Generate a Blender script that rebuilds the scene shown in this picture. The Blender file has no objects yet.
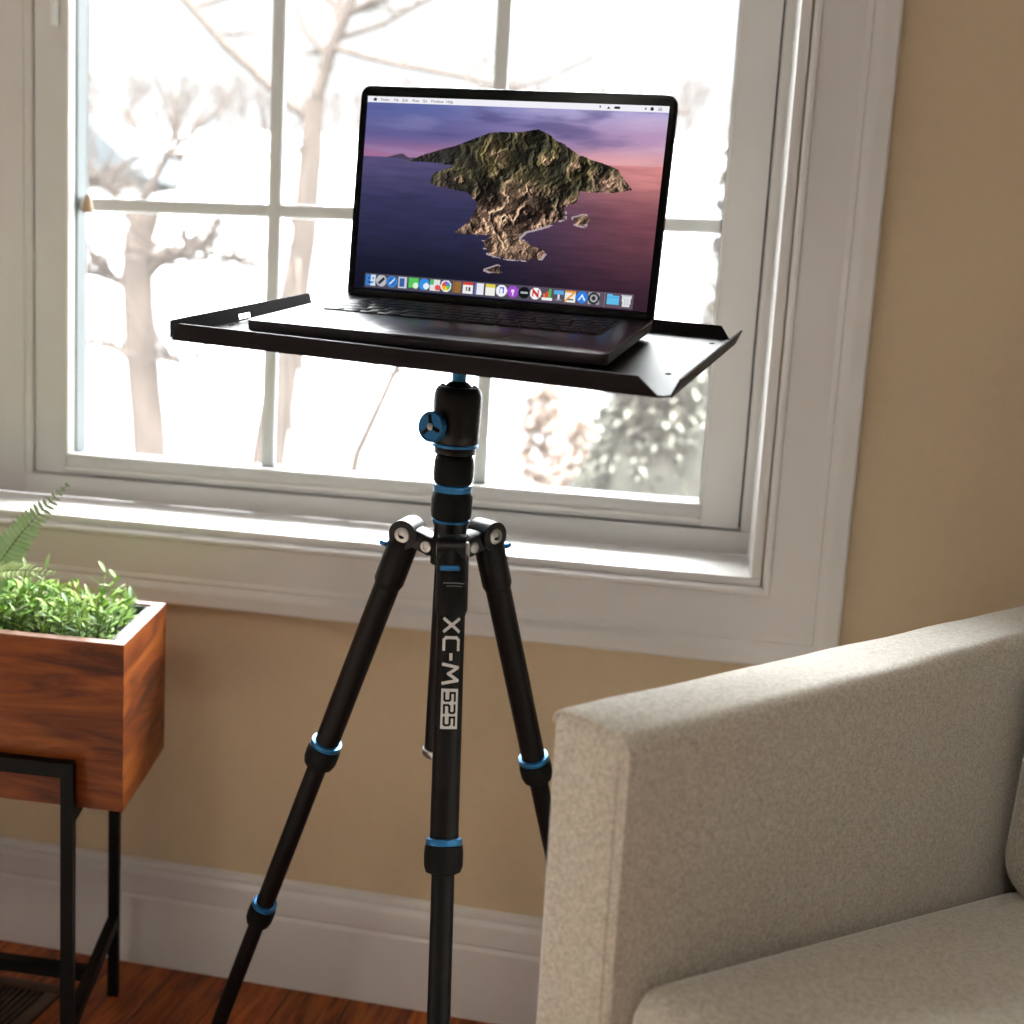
import bpy, bmesh, math, random
import numpy as np
from mathutils import Vector, Matrix, noise
random.seed(7)
C = bpy.context.scene.collection
V = Vector
PI = math.pi

# ------------------------------------------------------------------ materials
def nt(m):
    return m.node_tree.nodes, m.node_tree.links

def pm(name, col, rough=.5, metal=0., spec=.5, coat=0., emit=None, es=0.):
    m = bpy.data.materials.new(name); m.use_nodes = True
    b = m.node_tree.nodes['Principled BSDF']
    b.inputs['Base Color'].default_value = (*col, 1)
    b.inputs['Roughness'].default_value = rough
    b.inputs['Metallic'].default_value = metal
    b.inputs['Specular IOR Level'].default_value = spec
    b.inputs['Coat Weight'].default_value = coat
    if emit:
        b.inputs['Emission Color'].default_value = (*emit, 1)
        b.inputs['Emission Strength'].default_value = es
    return m

def ramp(m, fac, stops):
    n, l = nt(m)
    r = n.new('ShaderNodeValToRGB')
    el = r.color_ramp.elements
    while len(el) < len(stops): el.new(.5)
    for e, (p, c) in zip(el, stops):
        e.position = p; e.color = (*c, 1)
    l.new(fac, r.inputs['Fac'])
    return r

def texnoise(m, scale, detail=4, rough=.55, vec=(1, 1, 1), coord='Object', rot=(0, 0, 0), dist=0.):
    n, l = nt(m)
    tc = n.new('ShaderNodeTexCoord'); mp = n.new('ShaderNodeMapping')
    mp.inputs['Scale'].default_value = vec; mp.inputs['Rotation'].default_value = rot
    t = n.new('ShaderNodeTexNoise')
    t.inputs['Scale'].default_value = scale; t.inputs['Detail'].default_value = detail
    t.inputs['Roughness'].default_value = rough; t.inputs['Distortion'].default_value = dist
    l.new(tc.outputs[coord], mp.inputs['Vector']); l.new(mp.outputs['Vector'], t.inputs['Vector'])
    return t

def bump(m, fac, strength=.3, dist=.002):
    n, l = nt(m)
    b = n.new('ShaderNodeBump')
    b.inputs['Strength'].default_value = strength; b.inputs['Distance'].default_value = dist
    l.new(fac, b.inputs['Height'])
    l.new(b.outputs['Normal'], n['Principled BSDF'].inputs['Normal'])
    return b

def mix(m, a, b, fac=None, mode='MIX', f=.5):
    n, l = nt(m)
    x = n.new('ShaderNodeMix'); x.data_type = 'RGBA'; x.blend_type = mode
    x.inputs[0].default_value = f
    if fac is not None: l.new(fac, x.inputs[0])
    for s, v in ((6, a), (7, b)):
        if isinstance(v, tuple): x.inputs[s].default_value = (*v, 1)
        else: l.new(v, x.inputs[s])
    return x.outputs[2]

def setcol(m, sock):
    m.node_tree.links.new(sock, m.node_tree.nodes['Principled BSDF'].inputs['Base Color'])

def mottled(name, c1, c2, scale, rough=.5, b=0., bd=.001, detail=4, vec=(1, 1, 1), **k):
    m = pm(name, c1, rough, **k)
    t = texnoise(m, scale, detail, vec=vec)
    setcol(m, ramp(m, t.outputs['Fac'], [(.35, c1), (.65, c2)]).outputs['Color'])
    if b: bump(m, t.outputs['Fac'], b, bd)
    return m

M = {}
M['wall'] = mottled('wall_paint', (.585, .46, .305), (.605, .475, .315), 60, .75, .06, .0006)
M['wall_white'] = mottled('off_white_wall_paint', (.66, .65, .63), (.68, .67, .65), 60, .75, .06, .0006)
M['ceiling'] = mottled('ceiling_paint', (.8, .78, .74), (.82, .8, .76), 40, .8)
M['trim'] = mottled('white_trim_paint', (.70, .67, .65), (.72, .69, .67), 9, .52, .03, .0005)
M['sash'] = mottled('white_sash', (.70, .685, .66), (.72, .705, .68), 9, .4)
M['grille'] = pm('pale_grille', (.74, .76, .75), .4)
M['spacer'] = pm('glazing_spacer', (.22, .245, .25), .45, spec=.25)
M['gasket'] = pm('dark_gasket', (.16, .16, .15), .6)
M['chalk'] = pm('white_bead', (.84, .82, .78), .35)

def glass_mat():
    m = bpy.data.materials.new('window_glass'); m.use_nodes = True
    n, l = nt(m); n.remove(n['Principled BSDF'])
    tr = n.new('ShaderNodeBsdfTransparent'); tr.inputs[0].default_value = (.97, .985, .98, 1)
    gl = n.new('ShaderNodeBsdfGlossy'); gl.inputs['Roughness'].default_value = .02
    fr = n.new('ShaderNodeFresnel'); fr.inputs[0].default_value = 1.25
    mx = n.new('ShaderNodeMixShader')
    ha = n.new('ShaderNodeBsdfTranslucent'); ha.inputs[0].default_value = (.95, .88, .83, 1)     # translucent veil added to imitate washed-out glare
    m2 = n.new('ShaderNodeMixShader'); m2.inputs[0].default_value = .008
    l.new(tr.outputs[0], m2.inputs[1]); l.new(ha.outputs[0], m2.inputs[2])
    l.new(fr.outputs[0], mx.inputs[0]); l.new(m2.outputs[0], mx.inputs[1]); l.new(gl.outputs[0], mx.inputs[2])
    l.new(mx.outputs[0], n['Material Output'].inputs['Surface'])
    return m
M['glass'] = glass_mat()

def wood_floor():
    m = pm('floor_planks', (.2, .06, .02), .42, spec=.3)
    n, l = nt(m)
    tc = n.new('ShaderNodeTexCoord'); mp = n.new('ShaderNodeMapping')
    mp.inputs['Rotation'].default_value = (0, 0, math.radians(90))
    l.new(tc.outputs['Object'], mp.inputs['Vector'])
    br = n.new('ShaderNodeTexBrick')
    br.inputs['Scale'].default_value = 1.; br.inputs['Brick Width'].default_value = .9
    br.inputs['Row Height'].default_value = .083; br.inputs['Mortar Size'].default_value = .0011
    br.inputs['Color1'].default_value = (.25, .25, .25, 1); br.inputs['Color2'].default_value = (.85, .85, .85, 1)
    br.inputs['Mortar'].default_value = (0, 0, 0, 1)
    l.new(mp.outputs['Vector'], br.inputs['Vector'])
    g = texnoise(m, 9, 8, .62, vec=(9, 1.1, 1), dist=.6)
    gr = ramp(m, g.outputs['Fac'], [(.28, (.032, .006, .002)), (.46, (.20, .042, .008)), (.62, (.36, .092, .016)), (.78, (.12, .026, .006))])
    c = mix(m, gr.outputs['Color'], br.outputs['Color'], mode='OVERLAY', f=.45)
    c2 = mix(m, c, (.012, .004, .002), fac=br.outputs['Fac'])
    setcol(m, c2)
    bump(m, g.outputs['Fac'], .12, .001)
    return m
M['floor'] = wood_floor()

def acacia(name, rot=(0, 0, 0)):
    m = pm(name, (.3, .08, .02), .46, spec=.22)
    t = texnoise(m, 3.2, 7, .6, vec=(1.2, 1.6, 11), rot=rot, dist=1.1)
    r = ramp(m, t.outputs['Fac'], [(.25, (.022, .004, .0015)), (.38, (.10, .020, .004)), (.50, (.225, .050, .007)), (.66, (.33, .090, .012)), (.80, (.16, .033, .005))])
    f = texnoise(m, 30, 6, .6, vec=(.6, 1, 14), rot=rot)
    c = mix(m, r.outputs['Color'], ramp(m, f.outputs['Fac'], [(.3, (.62, .55, .5)), (.7, (1, 1, 1))]).outputs['Color'], mode='MULTIPLY', f=.7)
    setcol(m, c); bump(m, f.outputs['Fac'], .1, .0006)
    return m
M['acacia'] = acacia('acacia_front', (0, -.16, 0))
M['acacia_side'] = acacia('acacia_end_grain', (.75, .2, 0))
M['acacia_rim'] = mottled('acacia_rim', (.22, .10, .065), (.29, .14, .09), 14, .5, vec=(1, 3, 1))
M['black_liner'] = pm('black_liner', (.012, .012, .014), .35)
M['soil'] = mottled('dark_soil', (.010, .008, .006), (.035, .025, .016), 120, .95, .8, .004)
M['black_steel'] = mottled('black_powder_steel', (.004, .004, .0043), (.006, .0055, .0055), 300, .5, .1, .0003, spec=.1)
M['register'] = mottled('bronze_register', (.06, .033, .020), (.075, .042, .025), 30, .5, metal=.3)
M['dark_gap'] = pm('dark_opening', (.004, .004, .004), .9)

def linen():
    m = pm('oatmeal_linen', (.5, .44, .36), .92, spec=.15)
    n, l = nt(m)
    a = texnoise(m, 850, 3, .75, vec=(1, 1, .30))
    b = texnoise(m, 850, 3, .75, vec=(.30, .30, 1))
    w = mix(m, a.outputs['Fac'], b.outputs['Fac'], f=.5)
    big = texnoise(m, 120, 5, .65)
    r = ramp(m, w, [(.42, (.42, .37, .295)), (.50, (.60, .55, .47)), (.58, (.74, .69, .61))])
    r2 = ramp(m, big.outputs['Fac'], [(.3, (.90, .89, .87)), (.7, (1, 1, 1))])
    setcol(m, mix(m, r.outputs['Color'], r2.outputs['Color'], mode='MULTIPLY', f=.8))
    fold = texnoise(m, 11, 3, .5)
    s = n.new('ShaderNodeMath'); s.operation = 'MULTIPLY_ADD'; s.inputs[1].default_value = .12
    l.new(w, s.inputs[0]); l.new(fold.outputs['Fac'], s.inputs[2])
    bump(m, s.outputs[0], .3, .0035)
    n['Principled BSDF'].inputs['Sheen Weight'].default_value = .8
    n['Principled BSDF'].inputs['Sheen Roughness'].default_value = .42
    return m
M['linen'] = linen()
M['seam'] = pm('seam_thread', (.30, .26, .21), .9)
M['dark_wood'] = mottled('dark_sofa_leg', (.03, .015, .01), (.05, .025, .015), 20, .4)

M['anodized'] = mottled('black_anodized', (.0045, .0042, .0046), (.006, .0056, .006), 500, .42, spec=.16)
M['casting'] = mottled('black_casting', (.005, .0046, .005), (.0065, .006, .0065), 260, .36, .08, .0002, spec=.26)
M['rubber'] = mottled('black_rubber', (.0045, .0045, .005), (.006, .006, .0065), 200, .6, spec=.14)
M['blue'] = pm('blue_anodized', (.014, .14, .34), .3, metal=.45)
M['blue_post'] = pm('lightened_blue_anodized', (.03, .30, .62), .35, metal=.2)  # ring blue lightened in colour, since the tray shades the post
M['steel'] = pm('bright_steel', (.42, .41, .40), .34, metal=1.)
M['print'] = pm('silver_print', (.60, .58, .56), .45)
M['tray'] = mottled('dark_tray_steel', (.0085, .006, .0065), (.011, .008, .0085), 320, .50, .12, .0002, spec=.10)
M['space_grey'] = pm('space_grey_aluminium', (.060, .056, .058), .32, metal=.85)
M['keycap'] = pm('black_keycap', (.004, .004, .0045), .5, spec=.3)
M['bezel'] = pm('black_bezel', (.002, .002, .0022), .25, spec=.10)
M['hinge'] = pm('hinge_black', (.003, .003, .0032), .6, spec=.15)
M['brass_tan'] = mottled('tan_wood_tassel', (.46, .31, .20), (.52, .37, .25), 80, .55)
M['cord'] = pm('pale_cord', (.55, .53, .50), .8)
M['leafA'] = mottled('leaf_bright_green', (.27, .45, .06), (.42, .56, .12), 40, .62, spec=.25)
M['leafB'] = mottled('leaf_mid_green', (.17, .34, .05), (.28, .45, .09), 40, .62, spec=.25)
M['leafC'] = mottled('leaf_sage_green', (.29, .42, .17), (.40, .52, .25), 40, .62, spec=.25)
M['leafD'] = mottled('leaf_deep_green', (.07, .17, .03), (.13, .26, .05), 40, .55)
M['fern'] = mottled('fern_green', (.26, .38, .18), (.38, .48, .28), 50, .55)
M['fern2'] = mottled('fern_bright', (.40, .55, .20), (.52, .64, .28), 50, .55)
M['stem'] = pm('green_stem', (.13, .2, .06), .6)
M['pink_pebble'] = mottled('pale_pink_bract', (.55, .33, .25), (.62, .40, .32), 60, .6)
M['snow'] = mottled('snow', (0.1550, 0.1570, 0.1600), (0.1750, 0.1750, 0.1750), .9, .8, .2, .05, spec=0.)
M['bark'] = mottled('grey_brown_bark', (.0310, .0245, .0212), (.0410, .0325, .0280), 14, .9, .4, .01, vec=(1, 1, .3), spec=0.)
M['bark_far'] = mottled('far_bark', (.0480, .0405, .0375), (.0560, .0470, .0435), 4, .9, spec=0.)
M['needles'] = mottled('evergreen_needles', (0.0570, 0.0570, 0.0466), (0.0779, 0.0760, 0.0627), 3.5, .8, spec=0.)
M['dry_leaf'] = mottled('dry_russet_leaves', (0.0468, 0.0370, 0.0286), (0.0416, 0.0351, 0.0286), 4, .85, spec=0.)
M['russet'] = mottled('russet_twigs', (0.1620, 0.1200, 0.0984), (0.1860, 0.1380, 0.1140), 4, .9, spec=0.)
M['dark_core'] = mottled('shrub_dark_core', (.0125, .0125, .0105), (.0200, .0196, .0165), 9, .95, spec=0.)
M['siding'] = mottled('pale_siding', (0.1100, 0.1050, 0.1000), (0.1200, 0.1150, 0.1100), 3, .8, spec=0.)
M['roofing'] = mottled('grey_blue_shingles', (0.0280, 0.0312, 0.0336), (0.0312, 0.0344, 0.0368), 6, .8, spec=0.)

# ------------------------------------------------------------------ mesh helpers
class MB:
    def __init__(s): s.bm = bmesh.new(); s.mi = 0
    def quad(s, vs, smooth=False):
        try:
            f = s.bm.faces.new(vs); f.material_index = s.mi; f.smooth = smooth; return f
        except ValueError: return None
    def hull8(s, p):
        v = [s.bm.verts.new(q) for q in p]
        for f in ((3, 2, 1, 0), (4, 5, 6, 7), (0, 1, 5, 4), (1, 2, 6, 5), (2, 3, 7, 6), (3, 0, 4, 7)):
            s.quad([v[i] for i in f])
        return s
    def box(s, x0, x1, y0, y1, z0, z1, T=None):
        p = [V(q) for q in ((x0, y0, z0), (x1, y0, z0), (x1, y1, z0), (x0, y1, z0), (x0, y0, z1), (x1, y0, z1), (x1, y1, z1), (x0, y1, z1))]
        if T: p = [T @ q for q in p]
        return s.hull8(p)
    def rbox(s, x0, x1, y0, y1, z0, z1, r=.002, T=None, seg=2):
        b = bmesh.new(); bmesh.ops.create_cube(b, size=1)
        for v in b.verts:
            v.co = V(((x0+x1)/2+v.co.x*(x1-x0), (y0+y1)/2+v.co.y*(y1-y0), (z0+z1)/2+v.co.z*(z1-z0)))
        bmesh.ops.bevel(b, geom=b.edges[:], offset=r, segments=seg, profile=.5, affect='EDGES')
        s.merge(b, T, True); return s
    def merge(s, b, T=None, smooth=False):
        mp = {}
        for v in b.verts: mp[v] = s.bm.verts.new(T @ v.co if T else v.co)
        for f in b.faces: s.quad([mp[v] for v in f.verts], smooth)
        b.free()
    def rings(s, rings, cap0=True, cap1=True, smooth=True, closed=True):
        R = [[s.bm.verts.new(p) for p in r] for r in rings]
        n = len(R[0]); N = n if closed else n-1
        for a, b in zip(R, R[1:]):
            for i in range(N): s.quad([a[i], a[(i+1) % n], b[(i+1) % n], b[i]], smooth)
        if cap0: s.quad(R[0][::-1])
        if cap1: s.quad(R[-1])
        return s
    def tube(s, pts, r, n=10, cap=True):
        pts = [V(p) for p in pts]
        rs = r if isinstance(r, (list, tuple)) else [r]*len(pts)
        d0 = (pts[1]-pts[0]).normalized()
        u = d0.orthogonal().normalized()
        out = []
        for i, p in enumerate(pts):
            d = (pts[min(i+1, len(pts)-1)]-pts[max(i-1, 0)]).normalized()
            u = (u-d*u.dot(d)).normalized(); w = d.cross(u)
            out.append([p+(u*math.cos(a)+w*math.sin(a))*rs[i] for a in [2*PI*k/n for k in range(n)]])
        return s.rings(out, cap, cap)
    def lathe(s, O, ax, prof, n=32, cap=True, smooth=True):
        O = V(O); ax = V(ax).normalized(); u = ax.orthogonal().normalized(); w = ax.cross(u)
        return s.rings([[O+ax*h+(u*math.cos(a)+w*math.sin(a))*r for a in [2*PI*k/n for k in range(n)]] for h, r in prof], cap, cap, smooth)
    def prism(s, poly, T, h):
        a = [T @ V((x, y, 0)) for x, y in poly]; b = [T @ V((x, y, h)) for x, y in poly]
        return s.rings([a, b], True, True, False)
    def build(s, name, mats, parent=None, smooth_angle=None, recalc=True):
        if recalc: bmesh.ops.recalc_face_normals(s.bm, faces=s.bm.faces[:])
        me = bpy.data.meshes.new(name); s.bm.to_mesh(me); s.bm.free()
        for m in (mats if isinstance(mats, (list, tuple)) else [mats]): me.materials.append(m)
        o = bpy.data.objects.new(name, me); C.objects.link(o)
        if parent: attach(o, parent)
        if smooth_angle:
            for p in me.polygons: p.use_smooth = True
            me.set_sharp_from_angle(angle=math.radians(smooth_angle))
        return o

def world_matrix(o):
    m = o.matrix_basis.copy()
    return (world_matrix(o.parent) @ o.matrix_parent_inverse @ m) if o.parent else m
def attach(o, parent):
    o.parent = parent
    o.matrix_parent_inverse = world_matrix(parent).inverted()

def tag(o, label=None, cat=None, group=None, kind=None):
    if label: o['label'] = label
    if cat: o['category'] = cat
    if group: o['group'] = group
    if kind: o['kind'] = kind
    return o
def struct(o, label=None):
    o['kind'] = 'structure'
    if label: o['label'] = label
    return o
def thing(name, loc, label, cat, group=None):
    o = bpy.data.objects.new(name, None); C.objects.link(o); o.location = loc
    o.empty_display_size = .05
    return tag(o, label, cat, group)
def frame_T(O, X, Y, Z):
    return Matrix(((X[0], Y[0], Z[0], O[0]), (X[1], Y[1], Z[1], O[1]), (X[2], Y[2], Z[2], O[2]), (0, 0, 0, 1)))
def axis_T(O, z, xhint=(1, 0, 0)):
    z = V(z).normalized(); x = V(xhint); x = (x-z*x.dot(z)).normalized(); y = z.cross(x)
    return frame_T(O, x, y, z)

# ------------------------------------------------------------------ camera
H = .8438
R_, D_, F_ = (.98014, .18978, .05752), (.082205, -.124885, -.98876), (-.180464, .973852, -.138006)
cam = bpy.data.cameras.new('camera'); co = bpy.data.objects.new('camera', cam); C.objects.link(co)
co.matrix_world = frame_T((0, 0, H), R_, tuple(-x for x in D_), tuple(-x for x in F_))
cam.sensor_width = 36; cam.lens = 1100/1024*36; cam.clip_start = .02; cam.clip_end = 400
cam.dof.use_dof = True; cam.dof.focus_distance = .96; cam.dof.aperture_fstop = 4.8
bpy.context.scene.camera = co

# ------------------------------------------------------------------ room shell
YW = 1.30                                            # room face of the window wall
XL, XR, YR, ZC = -2.8, 2.1, -3.4, 2.75
HX0, HX1, HZ0, HZ1 = -2.16, .060, .594, 2.40         # rough opening of the window pair

b = MB(); b.box(XL-.2, XR+.2, YR-.2, YW+.2, -.1, 0)
struct(b.build('floor', M['floor']), 'reddish brown wood plank floor')
b = MB(); b.box(XL-.2, XR+.2, YR-.2, YW+.2, ZC, ZC+.1); struct(b.build('ceiling', M['ceiling']))
b = MB()
b.box(XL-.2, HX0, YW, YW+.2, 0, ZC); b.box(HX1, XR+.2, YW, YW+.2, 0, ZC)
b.box(HX0, HX1, YW, YW+.2, 0, HZ0); b.box(HX0, HX1, YW, YW+.2, HZ1, ZC)
struct(b.build('wall_back', M['wall']), 'beige painted wall around the window')
b = MB(); b.box(XL-.2, XL, YR, YW, 0, ZC)
struct(b.build('wall_left', M['wall_white']))
b = MB(); b.box(XR, XR+.2, YR, YW, 0, ZC); struct(b.build('wall_right', M['wall_white']))
b = MB()
b.box(XL-.2, XR+.2, YR-.2, YR, 0, ZC)
struct(b.build('wall_front', M['wall_white']))

# baseboard : profile (depth, z)
bp = [(0, 0), (.014, 0), (.014, .094), (.0125, .0965), (.0115, .099), (.013, .102), (.0135, .122), (.0125, .128), (.0075, .133), (.0072, .1355), (.009, .138), (.008, .143), (.003, .1455), (0, .1455)]
b = MB(); b.rings([[V((x, YW-d, z)) for d, z in bp] for x in (XL, XR)])
struct(b.build('baseboard_back', M['trim'], smooth_angle=25), 'white moulded baseboard under the window')

# casing : mitred sweep round the opening
cp = [(-.0, 0), (-.0, .0125), (.003, .0175), (.007, .0178), (.0095, .0145), (.0135, .0135), (.055, .0135), (.058, .0155), (.0605, .0165), (.063, .0150), (.066, .0165), (.070, .0200), (.074, .0215), (.088, .0215), (.0905, .0195), (.0905, 0)]
cx0, cx1, cz0, cz1 = HX0-.0015, HX1+.0017, HZ0+.0025, HZ1-.002
def loop(o, d):
    return [V((cx0-o, YW-d, cz0-o)), V((cx1+o, YW-d, cz0-o)), V((cx1+o, YW-d, cz1+o)), V((cx0-o, YW-d, cz1+o))]
b = MB()
L = [[b.bm.verts.new(p) for p in loop(o, d)] for o, d in cp]
for A, B in zip(L, L[1:]):
    for i in range(4): b.quad([A[i], A[(i+1) % 4], B[(i+1) % 4], B[i]])
struct(b.build('trim_1', M['trim'], smooth_angle=25), 'white moulded casing around the window')

# jamb liner (window return) : structure, includes the sill shelf
JT = .0125
b = MB()
b.rbox(HX0+.0005, HX1-.0005, YW-.006, 1.451, HZ0+.0005, HZ0+JT, .0012)
b.rbox(HX0+.0005, HX1-.0005, YW-.006, 1.451, HZ1-JT, HZ1-.0005, .0012)
b.rbox(HX1-JT, HX1-.0005, YW-.006, 1.451, HZ0+JT, HZ1-JT, .0012)
b.rbox(HX0+.0005, HX0+JT, YW-.006, 1.451, HZ0+JT, HZ1-JT, .0012)
b.rbox(-1.1215, -1.0010, 1.4495, 1.499, HZ0+JT, HZ1-JT, .0012)         # post between the two sashes
struct(b.build('trim_2', M['trim']), 'white window return and sill shelf')

def window(name, x0, x1, z0, z1, lever_x, lab):
    """fixed frame x0..x1, sash inside it, three panes by three"""
    w = bpy.data.objects.new(name, None); C.objects.link(w); w.location = ((x0+x1)/2, 1.475, z0)
    struct(w, lab)
    fx0, fx1, fz0, fz1 = x0+.012, x1-.0125, z0+.0305, z1-.03
    b = MB()
    b.rbox(x0, x1, 1.450, 1.499, z0, fz0, .001); b.rbox(x0, x1, 1.450, 1.499, fz1, z1, .001)
    b.rbox(x0, fx0, 1.450, 1.499, fz0, fz1, .001); b.rbox(fx1, x1, 1.450, 1.499, fz0, fz1, .001)
    b.build('window_frame', M['sash'], w)
    b = MB()
    for (a0, a1, c0, c1) in ((fx0+.0001, fx0+.006, fz0, fz1), (fx1-.006, fx1-.0001, fz0, fz1), (fx0+.006, fx1-.006, fz0+.0001, fz0+.006), (fx0+.006, fx1-.006, fz1-.006, fz1-.0001)):
        b.box(a0, a1, 1.4945, 1.4985, c0, c1)
    b.build('gap_blocker', M['dark_gap'], w)  # black strips added to stop daylight leaking through the sash gap
    g = .0028
    sx0, sx1, sz0, sz1 = fx0+g, fx1-g, fz0+g, fz1-g
    gx0, gx1, gz0, gz1 = sx0+.0505, sx1-.0495, sz0+.0275, sz1-.05
    b = MB()
    b.rbox(sx0, gx0, 1.4525, 1.4985, sz0, sz1, .0012); b.rbox(gx1, sx1, 1.4525, 1.494, sz0, sz1, .0012)
    b.rbox(gx0-.001, gx1+.001, 1.4545, 1.494, sz0, gz0, .0012); b.rbox(gx0-.001, gx1+.001, 1.4525, 1.494, gz1, sz1, .0012)
    s = b.build('sash', M['sash'], w)
    b = MB(); b.rbox(gx0, gx1, 1.4475, 1.456, sz0+.0055, sz0+.0115, .002); b.build('rail_ledge', M['chalk'], s)
    # white bead round the glass, then the gasket and spacer deeper in
    b = MB()
    for (a0, a1, c0, c1) in ((gx0-.0005, gx0+.0028, gz0, gz1), (gx1-.0028, gx1+.0005, gz0, gz1), (gx0, gx1, gz0-.0005, gz0+.0028), (gx0, gx1, gz1-.0028, gz1+.0005)):
        b.rbox(a0, a1, 1.4510, 1.468, c0, c1, .0008)
    b.build('glazing_bead', M['chalk'], s)
    b = MB()
    for (a0, a1, c0, c1) in ((gx0, gx0+.0036, gz0, gz1), (gx1-.0036, gx1, gz0, gz1), (gx0, gx1, gz0, gz0+.0036), (gx0, gx1, gz1-.0036, gz1)):
        b.box(a0, a1, 1.4675, 1.4705, c0, c1)
    b.build('gasket', M['gasket'], s)
    b = MB()
    for (a0, a1, c0, c1) in ((gx0, gx0+.0045, gz0, gz1), (gx1-.0045, gx1, gz0, gz1), (gx0, gx1, gz0, gz0+.0045), (gx0, gx1, gz1-.0045, gz1)):
        b.box(a0, a1, 1.4715, 1.4962, c0, c1)
    b.build('glazing_spacer', M['spacer'], s)
    b = MB(); b.box(gx0+.001, gx1-.001, 1.4965, 1.4978, gz0+.001, gz1-.001); b.build('pane', M['glass'], s)
    for k in (1, 2):
        xm = gx0+(gx1-gx0)*(.3278, .667)[k-1]
        b = MB(); b.rbox(xm-.0094, xm+.0094, 1.476, 1.487, gz0+.004, gz1-.004, .0028); b.build('muntin', M['grille'], s)
    for k in (1, 2, 3, 4):
        zm = gz0+.3605*k
        b = MB()
        e = [gx0+.004, gx0+(gx1-gx0)*.3278, gx0+(gx1-gx0)*.667, gx1-.004]
        for p, q in zip(e, e[1:]):
            b.rbox(p+(.0095 if p != e[0] else 0), q-(.0095 if q != e[3] else 0), 1.4765, 1.4865, zm-.0090, zm+.0090, .0028)
        b.build('muntin', M['grille'], s)
    b = MB()     # casement lock lever on the stile
    b.rbox(lever_x-.011, lever_x+.011, 1.447, 1.4527, 1.30, 1.42, .002)
    b.rbox(lever_x-.0005, lever_x+.0065, 1.436, 1.449, 1.262, 1.36, .003)
    b.build('lock_lever', M['chalk'], s)
window('window_1', -1.0005, HX1-JT, HZ0+JT, HZ1-JT, -.951, 'white framed casement window behind the laptop')
window('window_2', HX0+JT, -1.1225, HZ0+JT, HZ1-JT, -2.05, 'second casement window left of the wide post')

# tan tassel on a cord, hanging in front of the glass
t = thing('blind_pull', (-.8856, 1.425, 1.0095), 'small tan wooden tassel on a thin pale cord in front of the window', 'blind pull')
b = MB(); b.lathe((-.8856, 1.425, 1.0095), (0, 0, 1), [(0, .0066), (.001, .0076), (.004, .0074), (.013, .0056), (.0235, .0036), (.025, .0015)], 18); b.build('tassel', M['brass_tan'], t, 40)
b = MB(); b.tube([(-.8856, 1.425, 1.034), (-.8856, 1.425, 1.4), (-.8856, 1.425, HZ1-JT-.0005)], .0007, 6); b.build('cord', M['cord'], t)

# ------------------------------------------------------------------ tray and laptop on the tripod
B = Matrix(((.98669, .16114, .02187), (-.15465, .9714, -.1802), (-.05028, .17442, .98339)))
Oc = V((-.2275, .9378, .8574))
TT = Matrix.Translation(Oc) @ B.to_4x4()
tr = thing('laptop_tray', Oc, 'black metal laptop tray with folded edges on top of the tripod', 'tray')
tx0, tx1, ty0, ty1, th, fh = -.2065, .2135, -.131, .150, .0016, .0125
def plate_with_holes(b, poly, holes, z0, z1):
    """flat sheet with round / slotted holes, triangulated"""
    bb = bmesh.new(); ed = []
    def ring(pts):
        vs = [bb.verts.new((x, y, 0)) for x, y in pts]
        for i in range(len(vs)): ed.append(bb.edges.new((vs[i], vs[(i+1) % len(vs)])))
    ring(poly)
    for h in holes: ring(h)
    r = bmesh.ops.triangle_fill(bb, use_beauty=True, use_dissolve=False, edges=ed)
    fs = [f for f in bb.faces]
    ext = bmesh.ops.extrude_face_region(bb, geom=fs)
    for v in ext['geom']:
        if isinstance(v, bmesh.types.BMVert): v.co.z += z0-z1
    for v in bb.verts: v.co.z += z1
    b.merge(bb, TT)
def circ(x, y, rx, ry, n=14): return [(x+rx*math.cos(2*PI*k/n), y+ry*math.sin(2*PI*k/n)) for k in range(n)]
b = MB()
c = .006
poly = [(tx0+c, ty0), (tx1-.004, ty0), (tx1, ty0+c), (tx1, ty1-c), (tx1-c, ty1), (tx0+c, ty1), (tx0, ty1-c), (tx0, ty0+c)]
holes = [circ(x, y, .0028, .0038) for x, y in ((-.199, -.049), (-.196, .127), (.197, .115), (.1945, -.050))]
plate_with_holes(b, poly, holes, -th, 0)
b.build('plate', M['tray'], tr)
def flange(name, p0, p1, out, up, cut0, cut1, lean, slot=None):
    """upturned lip from p0 to p1; the upper edge is cut back at both ends"""
    p0, p1, out = V(p0), V(p1), V(out); d = (p1-p0).normalized(); Ln = (p1-p0).length
    upv = (V((0, 0, 1))*math.cos(lean)+out*math.sin(lean)); nrm = upv.cross(d).normalized()
    if nrm.dot(out) < 0: nrm = -nrm
    b = MB()
    T = TT @ frame_T(p0, d, upv, nrm)
    def pl(poly): b.prism(poly, T, th)
    if slot:
        a0, a1, z0, z1 = slot
        pl([(0, -th), (a0, -th), (a0, up), (cut0, up)]); pl([(a1, -th), (Ln, -th), (Ln-cut1, up), (a1, up)])
        pl([(a0, -th), (a1, -th), (a1, z0), (a0, z0)]); pl([(a0, z1), (a1, z1), (a1, up), (a0, up)])
    else:
        pl([(0, -th), (Ln, -th), (Ln-cut1, up), (cut0, up)])
    o = b.build(name, M['tray'], tr); return o
flange('front_lip', (tx0+c, ty0, 0), (tx1-.006, ty0, 0), (0, -1, 0), .0125, .0085, .017, 0)
flange('back_lip', (tx1-c, ty1, 0), (tx0+c, ty1, 0), (0, 1, 0), .0115, .010, .010, .12)
flange('side_lip', (tx0, .102, 0), (tx0, ty0+c, 0), (-1, 0, 0), .0125, .002, .0045, .16, (.108, .128, .0012, .0058))
flange('side_lip', (tx1, ty0+c, 0), (tx1, .138, 0), (1, 0, 0), .0125, .004, .002, .40)

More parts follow.
